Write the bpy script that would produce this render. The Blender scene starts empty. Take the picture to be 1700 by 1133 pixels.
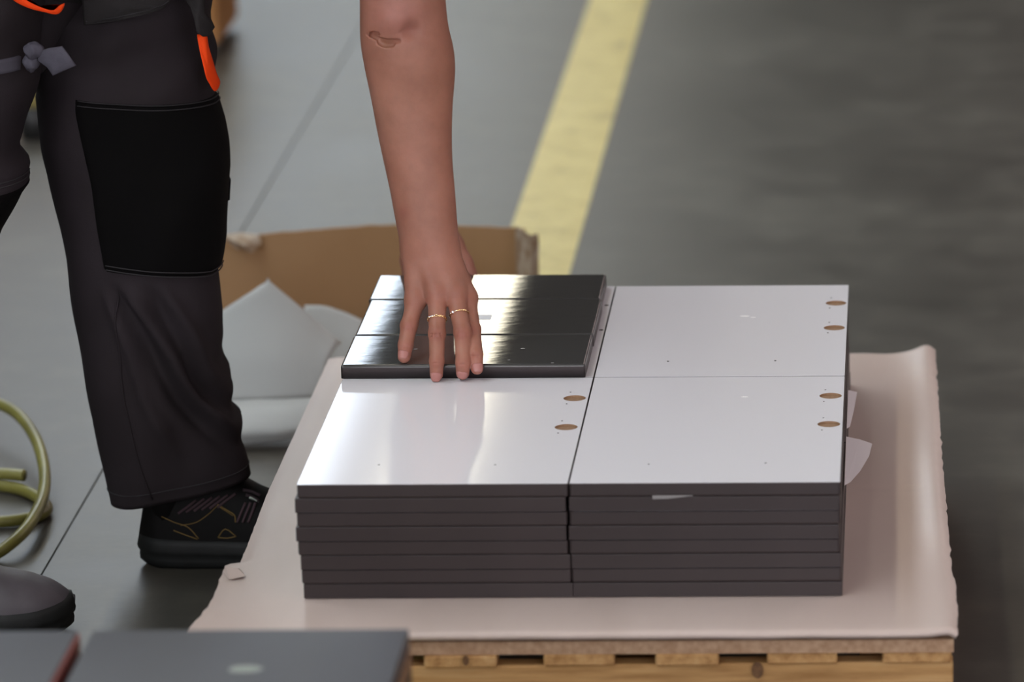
import bpy, bmesh, math, random
import numpy as np
from mathutils import Vector, Matrix, noise as mnoise

scene = bpy.context.scene
COL = scene.collection
random.seed(7)
PI = math.pi

# ------------------------------------------------------------------ camera
F = 7500.0; PPX, PPY = 1505.0, 566.5
TH = math.radians(15.33); ROLL = math.radians(0.3); CAMH = 1.745
_fw = np.array([0, math.cos(TH), -math.sin(TH)]); _u0 = np.array([0, math.sin(TH), math.cos(TH)]); _r0 = np.array([1.0, 0, 0])
_R = math.cos(ROLL)*_r0 - math.sin(ROLL)*_u0
_U = math.cos(ROLL)*_u0 + math.sin(ROLL)*_r0
_C = np.array([0, 0, CAMH])
cam_data = bpy.data.cameras.new('camera')
cam = bpy.data.objects.new('camera', cam_data); COL.objects.link(cam)
cam.matrix_world = Matrix(((_R[0], _U[0], -_fw[0], 0), (_R[1], _U[1], -_fw[1], 0), (_R[2], _U[2], -_fw[2], CAMH), (0, 0, 0, 1)))
cam_data.sensor_fit = 'HORIZONTAL'; cam_data.sensor_width = 36.0
cam_data.lens = 36.0*F/1700.0
cam_data.shift_x = (850.0-PPX)/1700.0
cam_data.clip_end = 200
cam_data.dof.use_dof = True
cam_data.dof.focus_distance = 5.31
cam_data.dof.aperture_fstop = 4.2
scene.camera = cam

def ray(px, py): return _fw + _R*(px-PPX)/F - _U*(py-PPY)/F
def at_z(px, py, z): d = ray(px, py); return _C + d*(z-CAMH)/d[2]      # pixel on a level surface
def at_y(px, py, y): d = ray(px, py); return _C + d*y/d[1]             # pixel on an upright plane

# ------------------------------------------------------------------ world, exposure
world = bpy.data.worlds.new('world'); scene.world = world
world.use_nodes = True
world.node_tree.nodes['Background'].inputs[0].default_value = (0.75, 0.82, 0.9, 1)
world.node_tree.nodes['Background'].inputs[1].default_value = 1.0
scene.view_settings.view_transform = 'Standard'
scene.view_settings.look = 'None'
scene.view_settings.gamma = 1
scene.view_settings.use_curve_mapping = False
scene.view_settings.exposure = 0.1
# lamp strengths (the lamps themselves are built with the hall below)
CEIL = 5.3
LAMP_ROWS = [  # x, width, colour, strength (, y from, y to)
    (-2.315, 0.22, (1.0, 0.93, 0.72), 9.5),
    (-3.225, 0.74, (0.76, 0.87, 1.0), 7.0),
    (-4.7, 0.4, (0.86, 0.93, 0.94), 3.0),
    (-7.6, 0.4, (0.90, 0.93, 0.86), 2.0),
    (3.2, 0.26, (1.0, 0.80, 0.78), 8.0),  # added, unseen strip; warms and lifts the right-hand floor
    (6.4, 0.26, (1.0, 0.80, 0.78), 8.0),  # second added strip for the right-hand floor, unseen too
    (-1.15, 0.2, (1.0, 0.95, 0.84), 2.0, -5.0, 11.0),  # added, unseen strip meant to catch on the board edges
]
FILL_GLOW = 5.5  # strength of the added fill panes behind the camera

# ------------------------------------------------------------------ helpers
def tag(o, label=None, cat=None, group=None, kind=None):
    if label: o['label'] = label
    if cat: o['category'] = cat
    if group: o['group'] = group
    if kind: o['kind'] = kind
    return o

def link(o, parent=None):
    COL.objects.link(o)
    if parent is not None: o.parent = parent
    return o

def empty(name, loc=(0, 0, 0)):
    o = bpy.data.objects.new(name, None); COL.objects.link(o); o.location = loc; o.empty_display_size = 0.05
    return o

def mobj(name, verts, faces, mat, parent=None, smooth=False, off=None):
    me = bpy.data.meshes.new(name)
    if off is not None: verts = [(v[0]-off[0], v[1]-off[1], v[2]-off[2]) for v in verts]
    me.from_pydata([tuple(map(float, v)) for v in verts], [], [tuple(f) for f in faces])
    if smooth: me.polygons.foreach_set('use_smooth', [True]*len(me.polygons))
    if mat: me.materials.append(mat)
    me.update()
    o = bpy.data.objects.new(name, me)
    return link(o, parent)

def bm_obj(name, bm, mat, parent=None, smooth=False):
    me = bpy.data.meshes.new(name); bm.normal_update(); bm.to_mesh(me); bm.free()
    if smooth: me.polygons.foreach_set('use_smooth', [True]*len(me.polygons))
    if mat: me.materials.append(mat)
    return link(bpy.data.objects.new(name, me), parent)

def box_bm(x0, x1, y0, y1, z0, z1, bev=0.0, seg=2):
    bm = bmesh.new()
    bmesh.ops.create_cube(bm, size=1)
    for v in bm.verts:
        v.co = Vector(((x0+x1)/2+v.co.x*(x1-x0), (y0+y1)/2+v.co.y*(y1-y0), (z0+z1)/2+v.co.z*(z1-z0)))
    if bev > 0:
        bmesh.ops.bevel(bm, geom=bm.edges[:], offset=bev, segments=seg, affect='EDGES', profile=0.5)
    return bm

def box(name, x0, x1, y0, y1, z0, z1, mat, parent=None, bev=0.0, seg=2):
    return bm_obj(name, box_bm(x0, x1, y0, y1, z0, z1, bev, seg), mat, parent)

def tube_data(pts, r, n=10, closed=False):
    P = [Vector(p) for p in pts]; m = len(P); V = []; Fc = []
    rr = r if hasattr(r, '__len__') else [r]*m
    nrm = None
    for i in range(m):
        a = P[(i-1) % m] if (closed or i > 0) else P[i]
        b = P[(i+1) % m] if (closed or i < m-1) else P[i]
        t = (b-a).normalized()
        if nrm is None:
            nrm = t.orthogonal().normalized()
        else:
            nrm = (nrm - t*nrm.dot(t)).normalized()
        bt = t.cross(nrm)
        for k in range(n):
            a_ = 2*PI*k/n
            V.append(P[i] + (nrm*math.cos(a_) + bt*math.sin(a_))*rr[i])
    for i in range(m if closed else m-1):
        j = (i+1) % m
        for k in range(n):
            k2 = (k+1) % n
            Fc.append((i*n+k, i*n+k2, j*n+k2, j*n+k))
    if not closed:
        Fc.append(tuple(range(n-1, -1, -1))); Fc.append(tuple((m-1)*n+k for k in range(n)))
    return V, Fc

def tube(name, pts, r, mat, parent=None, n=10, closed=False):
    V, Fc = tube_data(pts, r, n, closed)
    return mobj(name, V, Fc, mat, parent, True)

def spline(pts, n):
    P = [np.array(p, float) for p in pts]; out = []
    Q = [2*P[0]-P[1]] + P + [2*P[-1]-P[-2]]
    for i in range(1, len(Q)-2):
        for k in range(n):
            t = k/n
            a, b, c, d = Q[i-1], Q[i], Q[i+1], Q[i+2]
            out.append(0.5*((2*b)+(c-a)*t+(2*a-5*b+4*c-d)*t*t+(3*b-a-3*c+d)*t**3))
    out.append(P[-1]); return out

# ------------------------------------------------------------------ materials
def new_mat(name, col, rough=0.5, spec=0.5, metal=0.0, coat=0.0):
    m = bpy.data.materials.new(name); m.use_nodes = True
    b = m.node_tree.nodes['Principled BSDF']
    b.inputs['Base Color'].default_value = (*col, 1); b.inputs['Roughness'].default_value = rough
    b.inputs['Specular IOR Level'].default_value = spec; b.inputs['Metallic'].default_value = metal
    b.inputs['Coat Weight'].default_value = coat
    return m, m.node_tree, b

def add_noise(nt, scale=5, detail=4, rough=0.55, stretch=None, coord='Object'):
    tc = nt.nodes.new('ShaderNodeTexCoord'); mp = nt.nodes.new('ShaderNodeMapping')
    if stretch: mp.inputs['Scale'].default_value = stretch
    nz = nt.nodes.new('ShaderNodeTexNoise'); nz.inputs['Scale'].default_value = scale
    nz.inputs['Detail'].default_value = detail; nz.inputs['Roughness'].default_value = rough
    nt.links.new(tc.outputs[coord], mp.inputs['Vector']); nt.links.new(mp.outputs['Vector'], nz.inputs['Vector'])
    return nz

def ramp(nt, src, stops):
    r = nt.nodes.new('ShaderNodeValToRGB'); el = r.color_ramp.elements
    while len(el) < len(stops): el.new(0.5)
    for e, (p, c) in zip(el, stops):
        e.position = p; e.color = (*c, 1) if len(c) == 3 else c
    nt.links.new(src, r.inputs['Fac']); return r

def bump(nt, b, src, strength=0.2, dist=0.01):
    bp = nt.nodes.new('ShaderNodeBump'); bp.inputs['Strength'].default_value = strength; bp.inputs['Distance'].default_value = dist
    nt.links.new(src, bp.inputs['Height']); nt.links.new(bp.outputs['Normal'], b.inputs['Normal']); return bp

def noisy(name, c1, c2, scale, rough=0.5, spec=0.5, lo=0.35, hi=0.65, bs=0.0, bd=0.002, bscale=None, stretch=None, detail=4, coord='Object'):
    m, nt, b = new_mat(name, c1, rough, spec)
    nz = add_noise(nt, scale, detail, stretch=stretch, coord=coord)
    r = ramp(nt, nz.outputs['Fac'], [(lo, c1), (hi, c2)])
    nt.links.new(r.outputs['Color'], b.inputs['Base Color'])
    if bs > 0:
        nb = add_noise(nt, bscale or scale, 3, stretch=stretch, coord=coord)
        bump(nt, b, nb.outputs['Fac'], bs, bd)
    return m

# concrete: mottled, slightly polished
M_floor, nt, b = new_mat('polished_concrete', (0.1, 0.1, 0.1), 0.4, 0.42)
n1 = add_noise(nt, 2.2, 6, 0.65); n2 = add_noise(nt, 11, 5, 0.6)
mx = nt.nodes.new('ShaderNodeMix'); mx.data_type = 'FLOAT'; mx.inputs[0].default_value = 0.45
nt.links.new(n1.outputs['Fac'], mx.inputs[2]); nt.links.new(n2.outputs['Fac'], mx.inputs[3])
r = ramp(nt, mx.outputs[0], [(0.33, (0.040, 0.036, 0.030)), (0.50, (0.066, 0.061, 0.051)), (0.66, (0.108, 0.103, 0.086))])
nt.links.new(r.outputs['Color'], b.inputs['Base Color'])
r2 = ramp(nt, mx.outputs[0], [(0.3, (0.36,)*3), (0.7, (0.44,)*3)]); nt.links.new(r2.outputs['Color'], b.inputs['Roughness'])
n3 = add_noise(nt, 60, 3); bump(nt, b, n3.outputs['Fac'], 0.06, 0.003)

M_joint = noisy('joint_sealant', (0.02, 0.02, 0.02), (0.05, 0.045, 0.04), 30, 0.8)
# worn yellow paint
M_yellow, nt, b = new_mat('yellow_floor_paint', (0.6, 0.5, 0.12), 0.42, 0.45)
n1 = add_noise(nt, 14, 6, 0.7)
r = ramp(nt, n1.outputs['Fac'], [(0.28, (0.30, 0.25, 0.10)), (0.42, (0.58, 0.48, 0.15)), (0.65, (0.70, 0.60, 0.22))])
nt.links.new(r.outputs['Color'], b.inputs['Base Color'])

# white melamine back faces
M_white, nt, b = new_mat('white_melamine', (0.85, 0.85, 0.89), 0.08, 0.22)
n1 = add_noise(nt, 250, 2); bump(nt, b, n1.outputs['Fac'], 0.015, 0.001)
# dark painted front and edges (satin), and the glossy one on the narrow boards
M_edge = noisy('dark_satin_lacquer', (0.034, 0.0255, 0.0265), (0.043, 0.032, 0.033), 6, 0.42, 0.5, bs=0.02, bscale=120, bd=0.001)
M_gloss, nt, b = new_mat('black_gloss_lacquer', (0.062, 0.061, 0.060), 0.03, 0.6)
n1 = add_noise(nt, 60, 2, 0.5, stretch=(0.6, 1.0, 1.0)); bump(nt, b, n1.outputs['Fac'], 0.022, 0.0012)
M_film = noisy('grey_protective_film', (0.055, 0.058, 0.07), (0.065, 0.07, 0.085), 5, 0.42, 0.5, bs=0.03, bscale=60)
M_cup = noisy('raw_fibreboard', (0.30, 0.185, 0.11), (0.36, 0.23, 0.14), 300, 0.8, 0.2)
M_hole, _, _ = new_mat('hole_dark', (0.02, 0.018, 0.016), 0.8, 0.2)
M_sticker, _, _ = new_mat('grey_sticker', (0.72, 0.75, 0.82), 0.3, 0.4)
M_scuff, _, _ = new_mat('pale_scuff', (0.95, 0.95, 0.96), 0.6, 0.3)
M_band = noisy('red_banding', (0.24, 0.06, 0.05), (0.3, 0.085, 0.065), 20, 0.5)

M_sheet = noisy('pale_paperboard', (0.59, 0.48, 0.43), (0.66, 0.545, 0.495), 7, 0.45, 0.5, bs=0.06, bscale=25, bd=0.004, stretch=(1, 0.25, 1))
M_chip = noisy('chipboard', (0.38, 0.235, 0.145), (0.50, 0.335, 0.22), 120, 0.8, 0.2)
M_wood, nt, b = new_mat('pine_wood', (0.5, 0.32, 0.14), 0.7, 0.3)
n1 = add_noise(nt, 6, 5, 0.6, stretch=(12, 1.2, 14)); n2 = add_noise(nt, 2.0, 2)
r = ramp(nt, n1.outputs['Fac'], [(0.3, (0.34, 0.17, 0.06)), (0.55, (0.53, 0.305, 0.125)), (0.75, (0.62, 0.39, 0.185))])
nt.links.new(r.outputs['Color'], b.inputs['Base Color']); bump(nt, b, n1.outputs['Fac'], 0.3, 0.002)
M_wood2, nt, b = new_mat('pine_wood_cross', (0.5, 0.32, 0.14), 0.7, 0.3)
n1 = add_noise(nt, 6, 5, 0.6, stretch=(1.2, 12, 14))
r = ramp(nt, n1.outputs['Fac'], [(0.3, (0.33, 0.17, 0.06)), (0.55, (0.52, 0.30, 0.12)), (0.75, (0.60, 0.38, 0.175))])
nt.links.new(r.outputs['Color'], b.inputs['Base Color']); bump(nt, b, n1.outputs['Fac'], 0.3, 0.002)
M_knot = noisy('wood_knot', (0.10, 0.045, 0.018), (0.2, 0.1, 0.04), 90, 0.7)
M_card = noisy('brown_cardboard', (0.33, 0.20, 0.10), (0.37, 0.23, 0.12), 5, 0.75, 0.25, bs=0.08, bscale=40, stretch=(1, 3, 1))
M_cardtorn = noisy('torn_cardboard', (0.27, 0.18, 0.11), (0.50, 0.43, 0.35), 45, 0.9, 0.1, bs=0.5, bscale=80)
M_foam, nt, b = new_mat('white_foam_sheet', (0.46, 0.475, 0.465), 0.55, 0.4)
b.inputs['Subsurface Weight'].default_value = 0.0
n1 = add_noise(nt, 14, 4); bump(nt, b, n1.outputs['Fac'], 0.12, 0.006)
M_paper, _, _ = new_mat('white_tissue', (0.82, 0.78, 0.80), 0.6, 0.3)
M_film2, _, _ = new_mat('cloudy_film', (0.26, 0.25, 0.25), 0.4, 0.4)
M_hose, nt, b = new_mat('olive_hose', (0.36, 0.33, 0.07), 0.35, 0.5)
n1 = add_noise(nt, 9, 4); r = ramp(nt, n1.outputs['Fac'], [(0.35, (0.115, 0.105, 0.02)), (0.65, (0.21, 0.195, 0.045))]); nt.links.new(r.outputs['Color'], b.inputs['Base Color'])

# clothing
def cloth(name, c1, c2, rough=0.85, ws=900, wstr=0.25):
    m, nt, b = new_mat(name, c1, rough, 0.12)
    n = add_noise(nt, 5, 4); r = ramp(nt, n.outputs['Fac'], [(0.35, c1), (0.68, c2)])
    nt.links.new(r.outputs['Color'], b.inputs['Base Color'])
    n2 = add_noise(nt, ws, 2); n3 = add_noise(nt, 28, 3)
    mx = nt.nodes.new('ShaderNodeMix'); mx.data_type = 'FLOAT'; mx.inputs[0].default_value = 0.35
    nt.links.new(n3.outputs['Fac'], mx.inputs[2]); nt.links.new(n2.outputs['Fac'], mx.inputs[3])
    bump(nt, b, mx.outputs[0], wstr, 0.004)
    b.inputs['Sheen Weight'].default_value = 0.0
    return m
M_trouser = cloth('charcoal_workwear', (0.0235, 0.0190, 0.0210), (0.033, 0.027, 0.0315))
M_pad = cloth('black_knee_patch', (0.0022, 0.0020, 0.0021), (0.0032, 0.0028, 0.003), 0.9)
M_seam = cloth('grey_stitching', (0.034, 0.032, 0.034), (0.045, 0.042, 0.045))
M_jacket = cloth('dark_grey_jacket', (0.022, 0.020, 0.020), (0.034, 0.031, 0.032))
M_tie = cloth('slate_cloth', (0.075, 0.07, 0.09), (0.10, 0.095, 0.115))
M_orange = cloth('orange_trim', (0.85, 0.055, 0.006), (0.95, 0.085, 0.012), 0.7)
M_shirt = cloth('dark_shirt', (0.03, 0.03, 0.034), (0.04, 0.04, 0.045))
M_shoe = cloth('black_shoe_leather', (0.0035, 0.0032, 0.0032), (0.006, 0.0055, 0.0055), 0.6, 300, 0.2)
M_mesh = cloth('purple_grey_mesh', (0.06, 0.038, 0.045), (0.085, 0.055, 0.062), 0.8)
M_sole = noisy('black_rubber', (0.006, 0.0065, 0.0065), (0.011, 0.012, 0.012), 30, 0.6, 0.3, bs=0.2, bscale=60)
M_toe = noisy('scuffed_grey_toe', (0.05, 0.042, 0.05), (0.085, 0.075, 0.085), 14, 0.5, 0.4, bs=0.15, bscale=60)
M_stitch, _, _ = new_mat('ochre_stitch', (0.16, 0.105, 0.035), 0.7, 0.2)
M_tab_glint, _, _ = new_mat('pale_tab_and_glint', (0.30, 0.34, 0.30), 0.4, 0.4)  # shoe pull tab, and the highlight painted on the near panel
M_lace = cloth('shoe_lace', (0.03, 0.022, 0.025), (0.05, 0.035, 0.04), 0.8)
M_gold, _, _ = new_mat('gold', (0.95, 0.68, 0.35), 0.15, 0.5, 1.0)
M_gem, nt, b = new_mat('clear_gem', (0.92, 0.92, 0.95), 0.08, 0.9, 0.6)
M_hair = noisy('brown_hair', (0.05, 0.03, 0.018), (0.09, 0.055, 0.03), 60, 0.5, 0.5, stretch=(6, 1, 1))

M_skin, nt, b = new_mat('skin', (0.40, 0.20, 0.14), 0.5, 0.4)
at = nt.nodes.new('ShaderNodeVertexColor'); at.layer_name = 'tint'
n1 = add_noise(nt, 26, 5, 0.6)
r = ramp(nt, n1.outputs['Fac'], [(0.34, (0.88, 0.84, 0.82)), (0.66, (1.10, 1.08, 1.08))])
mx = nt.nodes.new('ShaderNodeMix'); mx.data_type = 'RGBA'; mx.blend_type = 'MULTIPLY'; mx.inputs[0].default_value = 1.0
nt.links.new(at.outputs['Color'], mx.inputs[6]); nt.links.new(r.outputs['Color'], mx.inputs[7])
nt.links.new(mx.outputs[2], b.inputs['Base Color'])
b.inputs['Subsurface Weight'].default_value = 0.25; b.inputs['Subsurface Radius'].default_value = (0.012, 0.004, 0.002); b.inputs['Subsurface Scale'].default_value = 0.4
n2 = add_noise(nt, 420, 3, 0.6); bump(nt, b, n2.outputs['Fac'], 0.10, 0.0015)
M_nail, _, b = new_mat('fingernail', (0.43, 0.185, 0.16), 0.3, 0.5)

M_wall = noisy('hall_wall', (0.30, 0.30, 0.29), (0.36, 0.36, 0.35), 1.2, 0.9, 0.2)
M_ceil = noisy('hall_ceiling', (0.22, 0.22, 0.22), (0.27, 0.27, 0.27), 1.0, 0.95, 0.1)
M_house, _, _ = new_mat('lamp_housing', (0.6, 0.6, 0.6), 0.5)
M_dark = noisy('black_plastic', (0.012, 0.012, 0.013), (0.02, 0.02, 0.02), 12, 0.5)
M_olive = noisy('olive_band', (0.20, 0.16, 0.04), (0.25, 0.2, 0.06), 12, 0.6)
M_crate = noisy('orange_brown_wood', (0.32, 0.15, 0.05), (0.42, 0.21, 0.08), 5, 0.75, 0.25, stretch=(1, 1, 8))

def emit_mat(name, col, s):
    m = bpy.data.materials.new(name); m.use_nodes = True; nt = m.node_tree
    nt.nodes.remove(nt.nodes['Principled BSDF'])
    e = nt.nodes.new('ShaderNodeEmission'); e.inputs[0].default_value = (*col, 1); e.inputs[1].default_value = s
    nt.links.new(e.outputs[0], nt.nodes['Material Output'].inputs[0]); return m

M_fillpane = emit_mat('fill_light_pane', (0.98, 0.955, 1.0), FILL_GLOW)
# ------------------------------------------------------------------ the hall
HX0, HX1, HY0, HY1 = -14.0, 12.0, -7.0, 42.0
JX = -1.068                                   # expansion joint in the concrete
fl = box('floor', HX0, HX1, HY0, HY1, -0.30, -0.012, M_joint); tag(fl, kind='structure')
box('floor_slab', HX0, JX-0.0013, HY0, HY1, -0.012, 0.0, M_floor, fl)
box('floor_slab', JX+0.0013, HX1, HY0, HY1, -0.012, 0.0, M_floor, fl)
tag(box('ceiling', HX0, HX1, HY0, HY1, CEIL, CEIL+0.2, M_ceil), kind='structure')
tag(box('wall_back', HX0-0.2, HX1+0.2, HY1, HY1+0.2, -0.3, CEIL+0.2, M_wall), kind='structure')
tag(box('wall_front', HX0-0.2, HX1+0.2, HY0-0.2, HY0, -0.3, CEIL+0.2, M_wall), kind='structure')
tag(box('wall_left', HX0-0.2, HX0, HY0, HY1, -0.3, CEIL+0.2, M_wall), kind='structure')
tag(box('wall_right', HX1, HX1+0.2, HY0, HY1, -0.3, CEIL+0.2, M_wall), kind='structure')
for i, (x, w, c, s, *yr) in enumerate(LAMP_ROWS):
    y0_, y1_ = yr if yr else (-4.0, 36.0)
    hl = (y1_-y0_)/2
    o = empty('ceiling_light', (x, (y0_+y1_)/2, CEIL))
    warm = c[2] < c[0]
    tag(o, 'long %s ceiling light strip, %s' % ('warm' if warm else 'cool white',
        ['narrow, nearest the yellow line', 'wide, next to the warm strip', 'second cool strip from the yellow line', 'along the left wall', 'added on the right side, inner one', 'added along the right wall', 'added short one above the pallets'][i]), 'ceiling light', 'ceiling light strips')
    box('housing', -w/2-0.03, w/2+0.03, -hl, hl, -0.06, 0, M_house, o)
    em = emit_mat('lamp_glow', c, s)
    box('diffuser', -w/2, w/2, -hl+0.1, hl-0.1, -0.075, -0.061, em, o)

# added, unseen glowing windows: frontal fill light from behind the photographer
for i in range(5):
    x0 = -11.2+i*4.5
    wo = empty('fill_window_%d' % (i+1), (x0+1.9, HY0, 0)); tag(wo, kind='structure')
    for nm_, q in (('fill_window_frame', (-1.95, 1.95, 0.0, 0.08, 1.12, 1.2)), ('fill_window_frame', (-1.95, 1.95, 0.0, 0.08, 4.2, 4.28)), ('fill_window_frame', (-1.95, -1.87, 0.0, 0.08, 1.2, 4.2)), ('fill_window_frame', (1.87, 1.95, 0.0, 0.08, 1.2, 4.2)), ('mullion', (-0.03, 0.03, 0.0, 0.07, 1.2, 4.2))):
        box(nm_, *q, M_house, wo)
    for sx_ in (-1, 1): box('pane', min(sx_*0.03, sx_*1.87), max(sx_*0.03, sx_*1.87), 0.01, 0.03, 1.2, 4.2, M_fillpane, wo)

# yellow marking
ym = box('floor_marking', -0.636, -0.521, 2.0, 30, 0.0, 0.0008, M_yellow)
tag(ym, 'wide worn yellow marking line painted along the concrete floor', 'floor line')

# ------------------------------------------------------------------ main pallet
PX0, PX1, PY0, PY1 = -0.672, 0.0475, 4.593, 5.66
pal = empty('wooden_pallet', ((PX0+PX1)/2, (PY0+PY1)/2, 0)); pal.rotation_euler.z = 0.013
tag(pal, 'pine wooden pallet under the white-topped panel stacks', 'pallet')
def pbox(name, x0, x1, y0, y1, z0, z1, mat, root, bev=0.0015):
    c = root.location
    return box(name, x0-c.x, x1-c.x, y0-c.y, y1-c.y, z0-c.z, z1-c.z, mat, root, bev, 1)
def make_pallet(root, X0, X1, Y0, Y1, deck):
    for a, b_ in deck: pbox('deck_board', a, b_, Y0+random.uniform(-.003, .003), Y1, 0.1252, 0.138, M_wood, root)
    ym_ = (Y0+Y1)/2
    for y0 in (Y0+0.004, ym_-0.012, Y1-0.028): pbox('stringer_board', X0, X1, y0, y0+0.024, 0.1, 0.125, M_wood2, root)
    for x0 in (X0, (X0+X1)/2-0.05, X1-0.1):
        for y0 in (Y0+0.006, ym_-0.05, Y1-0.106): pbox('block', x0, x0+0.1, y0, y0+0.1, 0.0185, 0.0998, M_wood, root)
        pbox('bottom_board', x0, x0+0.1, Y0, Y1, 0.0, 0.018, M_wood, root)
deck = [(a-0.007, b_-0.007) for a, b_ in ((-0.665, -0.59), (-0.52, -0.442), (-0.392, -0.3157), (-0.2717, -0.2037), (-0.1519, -0.0762), (-0.0276, 0.0468))]
PX0, PX1 = PX0-0.006, PX1-0.006
make_pallet(pal, PX0, PX1, PY0, PY1, deck)
for (kx, ky, kz, kr) in ((1247, 1113, 4.5965, 0.008), (763, 1095, 4.588, 0.0045)):
    p = at_y(kx, ky, kz); V, Fc = [], []
    bm = bmesh.new(); bmesh.ops.create_cone(bm, segments=14, cap_ends=True, radius1=kr, radius2=kr*0.9, depth=0.003)
    for v in bm.verts: v.co = Vector((v.co.x*0.8+p[0]-pal.location.x, v.co.z+p[1]-0.0015-pal.location.y, v.co.y*1.2+p[2]))
    bm_obj('knot', bm, M_knot, pal)
cbm = box_bm(-0.745, 0.049, 4.594, 5.665, 0.1382, 0.1529)
for v in cbm.verts:
    if v.co.y > 5: v.co.x -= 0.018 if v.co.x > 0 else -0.004
cb = bm_obj('chipboard_sheet', cbm, M_chip)
tag(cb, 'thin brown chipboard sheet lying on the pallet under the pale paperboard', 'board')

ul = box('cardboard_underlay', -0.73, 0.022, 4.612, 5.655, 0.1530, 0.1566, M_card)
tag(ul, 'thin brown cardboard underlay between the chipboard and the pale sheet', 'sheet')
# pale paperboard sheet with curled, torn edges
SHZ = 0.165
def sheet():
    nx, ny = 84, 110
    ys = np.linspace(4.588, 5.70, ny); V = []; Fc = []
    for j, y in enumerate(ys):
        t = (y-4.588)/(5.70-4.588)
        xl = np.interp(y, [4.588, 4.63, 4.66, 4.72, 4.80, 4.83, 4.84, 4.90, 5.1, 5.4, 5.70], [-0.775, -0.772, -0.765, -0.763, -0.766, -0.765, -0.752, -0.7525, -0.757, -0.757, -0.757])
        xr = np.interp(y, [4.588, 4.66, 4.75, 4.80, 5.2, 5.70], [0.0535, 0.054, 0.053, 0.0495, 0.043, 0.038])
        xl += (1 if y < 4.84 else 0.25)*(0.0022*mnoise.noise(Vector((y*60, 0, 0)))+0.0015*mnoise.noise(Vector((y*170, 3, 0))))
        xr += 0.0022*mnoise.noise(Vector((y*45, 7, 0)))
        if y < 5.1: xr += 0.0012*mnoise.noise(Vector((y*200, 9, 0)))
        for i in range(nx):
            s = i/(nx-1); s = 0.5-0.5*math.cos(PI*s)*(0.55+0.45*abs(math.cos(PI*s)))
            x = xl+(xr-xl)*s
            z = SHZ - 0.0006
            inst = (-0.672 < x < -0.062) and (4.69 < y < 5.555)
            dl, dr, df, db = x-xl, xr-x, y-4.588, 5.70-y
            # rounded front lip
            if df < 0.012: z -= 0.0022*(1-df/0.012)**2
            # lifted right rim
            if dr < 0.05: z += 0.006*math.exp(-((dr-0.012)/0.014)**2)*(0.6+0.4*math.sin(y*9)) - (0.003*(1-dr/0.008) if dr < 0.008 else 0)
            # curled far edge at the right side
            if db < 0.15 and x > -0.10:
                k = min(1, (x+0.10)/0.10); q = (0.15-db)/0.15
                z += k*(0.004*q*q+0.003*q*math.sin(x*60))
            # torn, lifted left front corner
            if dl < 0.03 and y < 4.835: z += 0.006*(1-dl/0.03)*(0.5+0.5*mnoise.noise(Vector((y*40, 1, 2))))
            if dl < 0.012: z -= 0.002*(1-dl/0.012)
            if not inst: z += 0.0008*mnoise.noise(Vector((x*16, y*7, 0)))
            if dr < 0.115 and abs(y-5.105) < 0.006 and dr > 0.03: z -= 0.0012
            V.append((x, y+0.004*mnoise.noise(Vector((x*30, 4, 0)))*(1 if db < 0.01 else 0), max(z, 0.1605)))
    for j in range(ny-1):
        for i in range(nx-1):
            a = j*nx+i; Fc.append((a, a+1, a+nx+1, a+nx))
    return V, Fc
V, Fc = sheet()
sh = mobj('paperboard_sheet', V, Fc, M_sheet, None, True)
tag(sh, 'pale pinkish paperboard sheet with curled torn edges covering the pallet', 'sheet')
md = sh.modifiers.new('thick', 'SOLIDIFY'); md.thickness = 0.0060; md.offset = -1
# two little torn bits standing up at the corner
p = at_z(385, 955, 0.167)
mobj('torn_flap', [p+np.array(q) for q in ((-0.012, 0.012, 0.001), (0.006, 0.02, 0.0005), (0.016, -0.006, 0.0005), (0.0, -0.02, 0.001), (-0.006, 0.0, 0.009), (0.006, 0.004, 0.0065))], [(0, 1, 5, 4), (1, 2, 5), (2, 3, 4, 5), (3, 0, 4)], M_sheet, sh)

# ------------------------------------------------------------------ panels
PT = 0.0166                    # panel thickness
PANEL_MESH = {}
def panel_body_bm(w, d, t, white_up, r=None):
    """box whose dark-face edges are rounded; the other side stays crisp"""
    if r is None: r = 0.0030 if white_up else 0.0009
    bm = box_bm(0, w, 0, d, 0, t)
    dz = 0.0 if white_up else t
    ed = [e for e in bm.edges if all(abs(v.co.z-dz) < 1e-6 for v in e.verts)]
    vert = [e for e in bm.edges if abs(e.verts[0].co.z-e.verts[1].co.z) > t*0.5]
    bmesh.ops.bevel(bm, geom=ed+vert, offset=r, segments=3, affect='EDGES', profile=0.5)
    return bm

def cut(o, discs, depth):
    """round recesses cut from above"""
    bm = bmesh.new()
    for (cx, cy, zt, rr) in discs:
        g = bmesh.ops.create_cone(bm, segments=32, cap_ends=True, radius1=rr, radius2=rr, depth=depth*2)
        for v in g['verts']: v.co += Vector((cx, cy, zt))
    me = bpy.data.meshes.new('cut'); bm.to_mesh(me); bm.free()
    c = bpy.data.objects.new('cut', me); COL.objects.link(c)
    c.matrix_world = o.matrix_world
    c.parent = o.parent; c.location = o.location
    m = o.modifiers.new('b', 'BOOLEAN'); m.object = c; m.operation = 'DIFFERENCE'; m.solver = 'EXACT'
    bpy.context.view_layer.update()
    ev = o.evaluated_get(bpy.context.evaluated_depsgraph_get())
    nm = bpy.data.meshes.new_from_object(ev)
    o.modifiers.clear(); o.data = nm
    bpy.data.objects.remove(c); bpy.data.meshes.remove(me)

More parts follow.
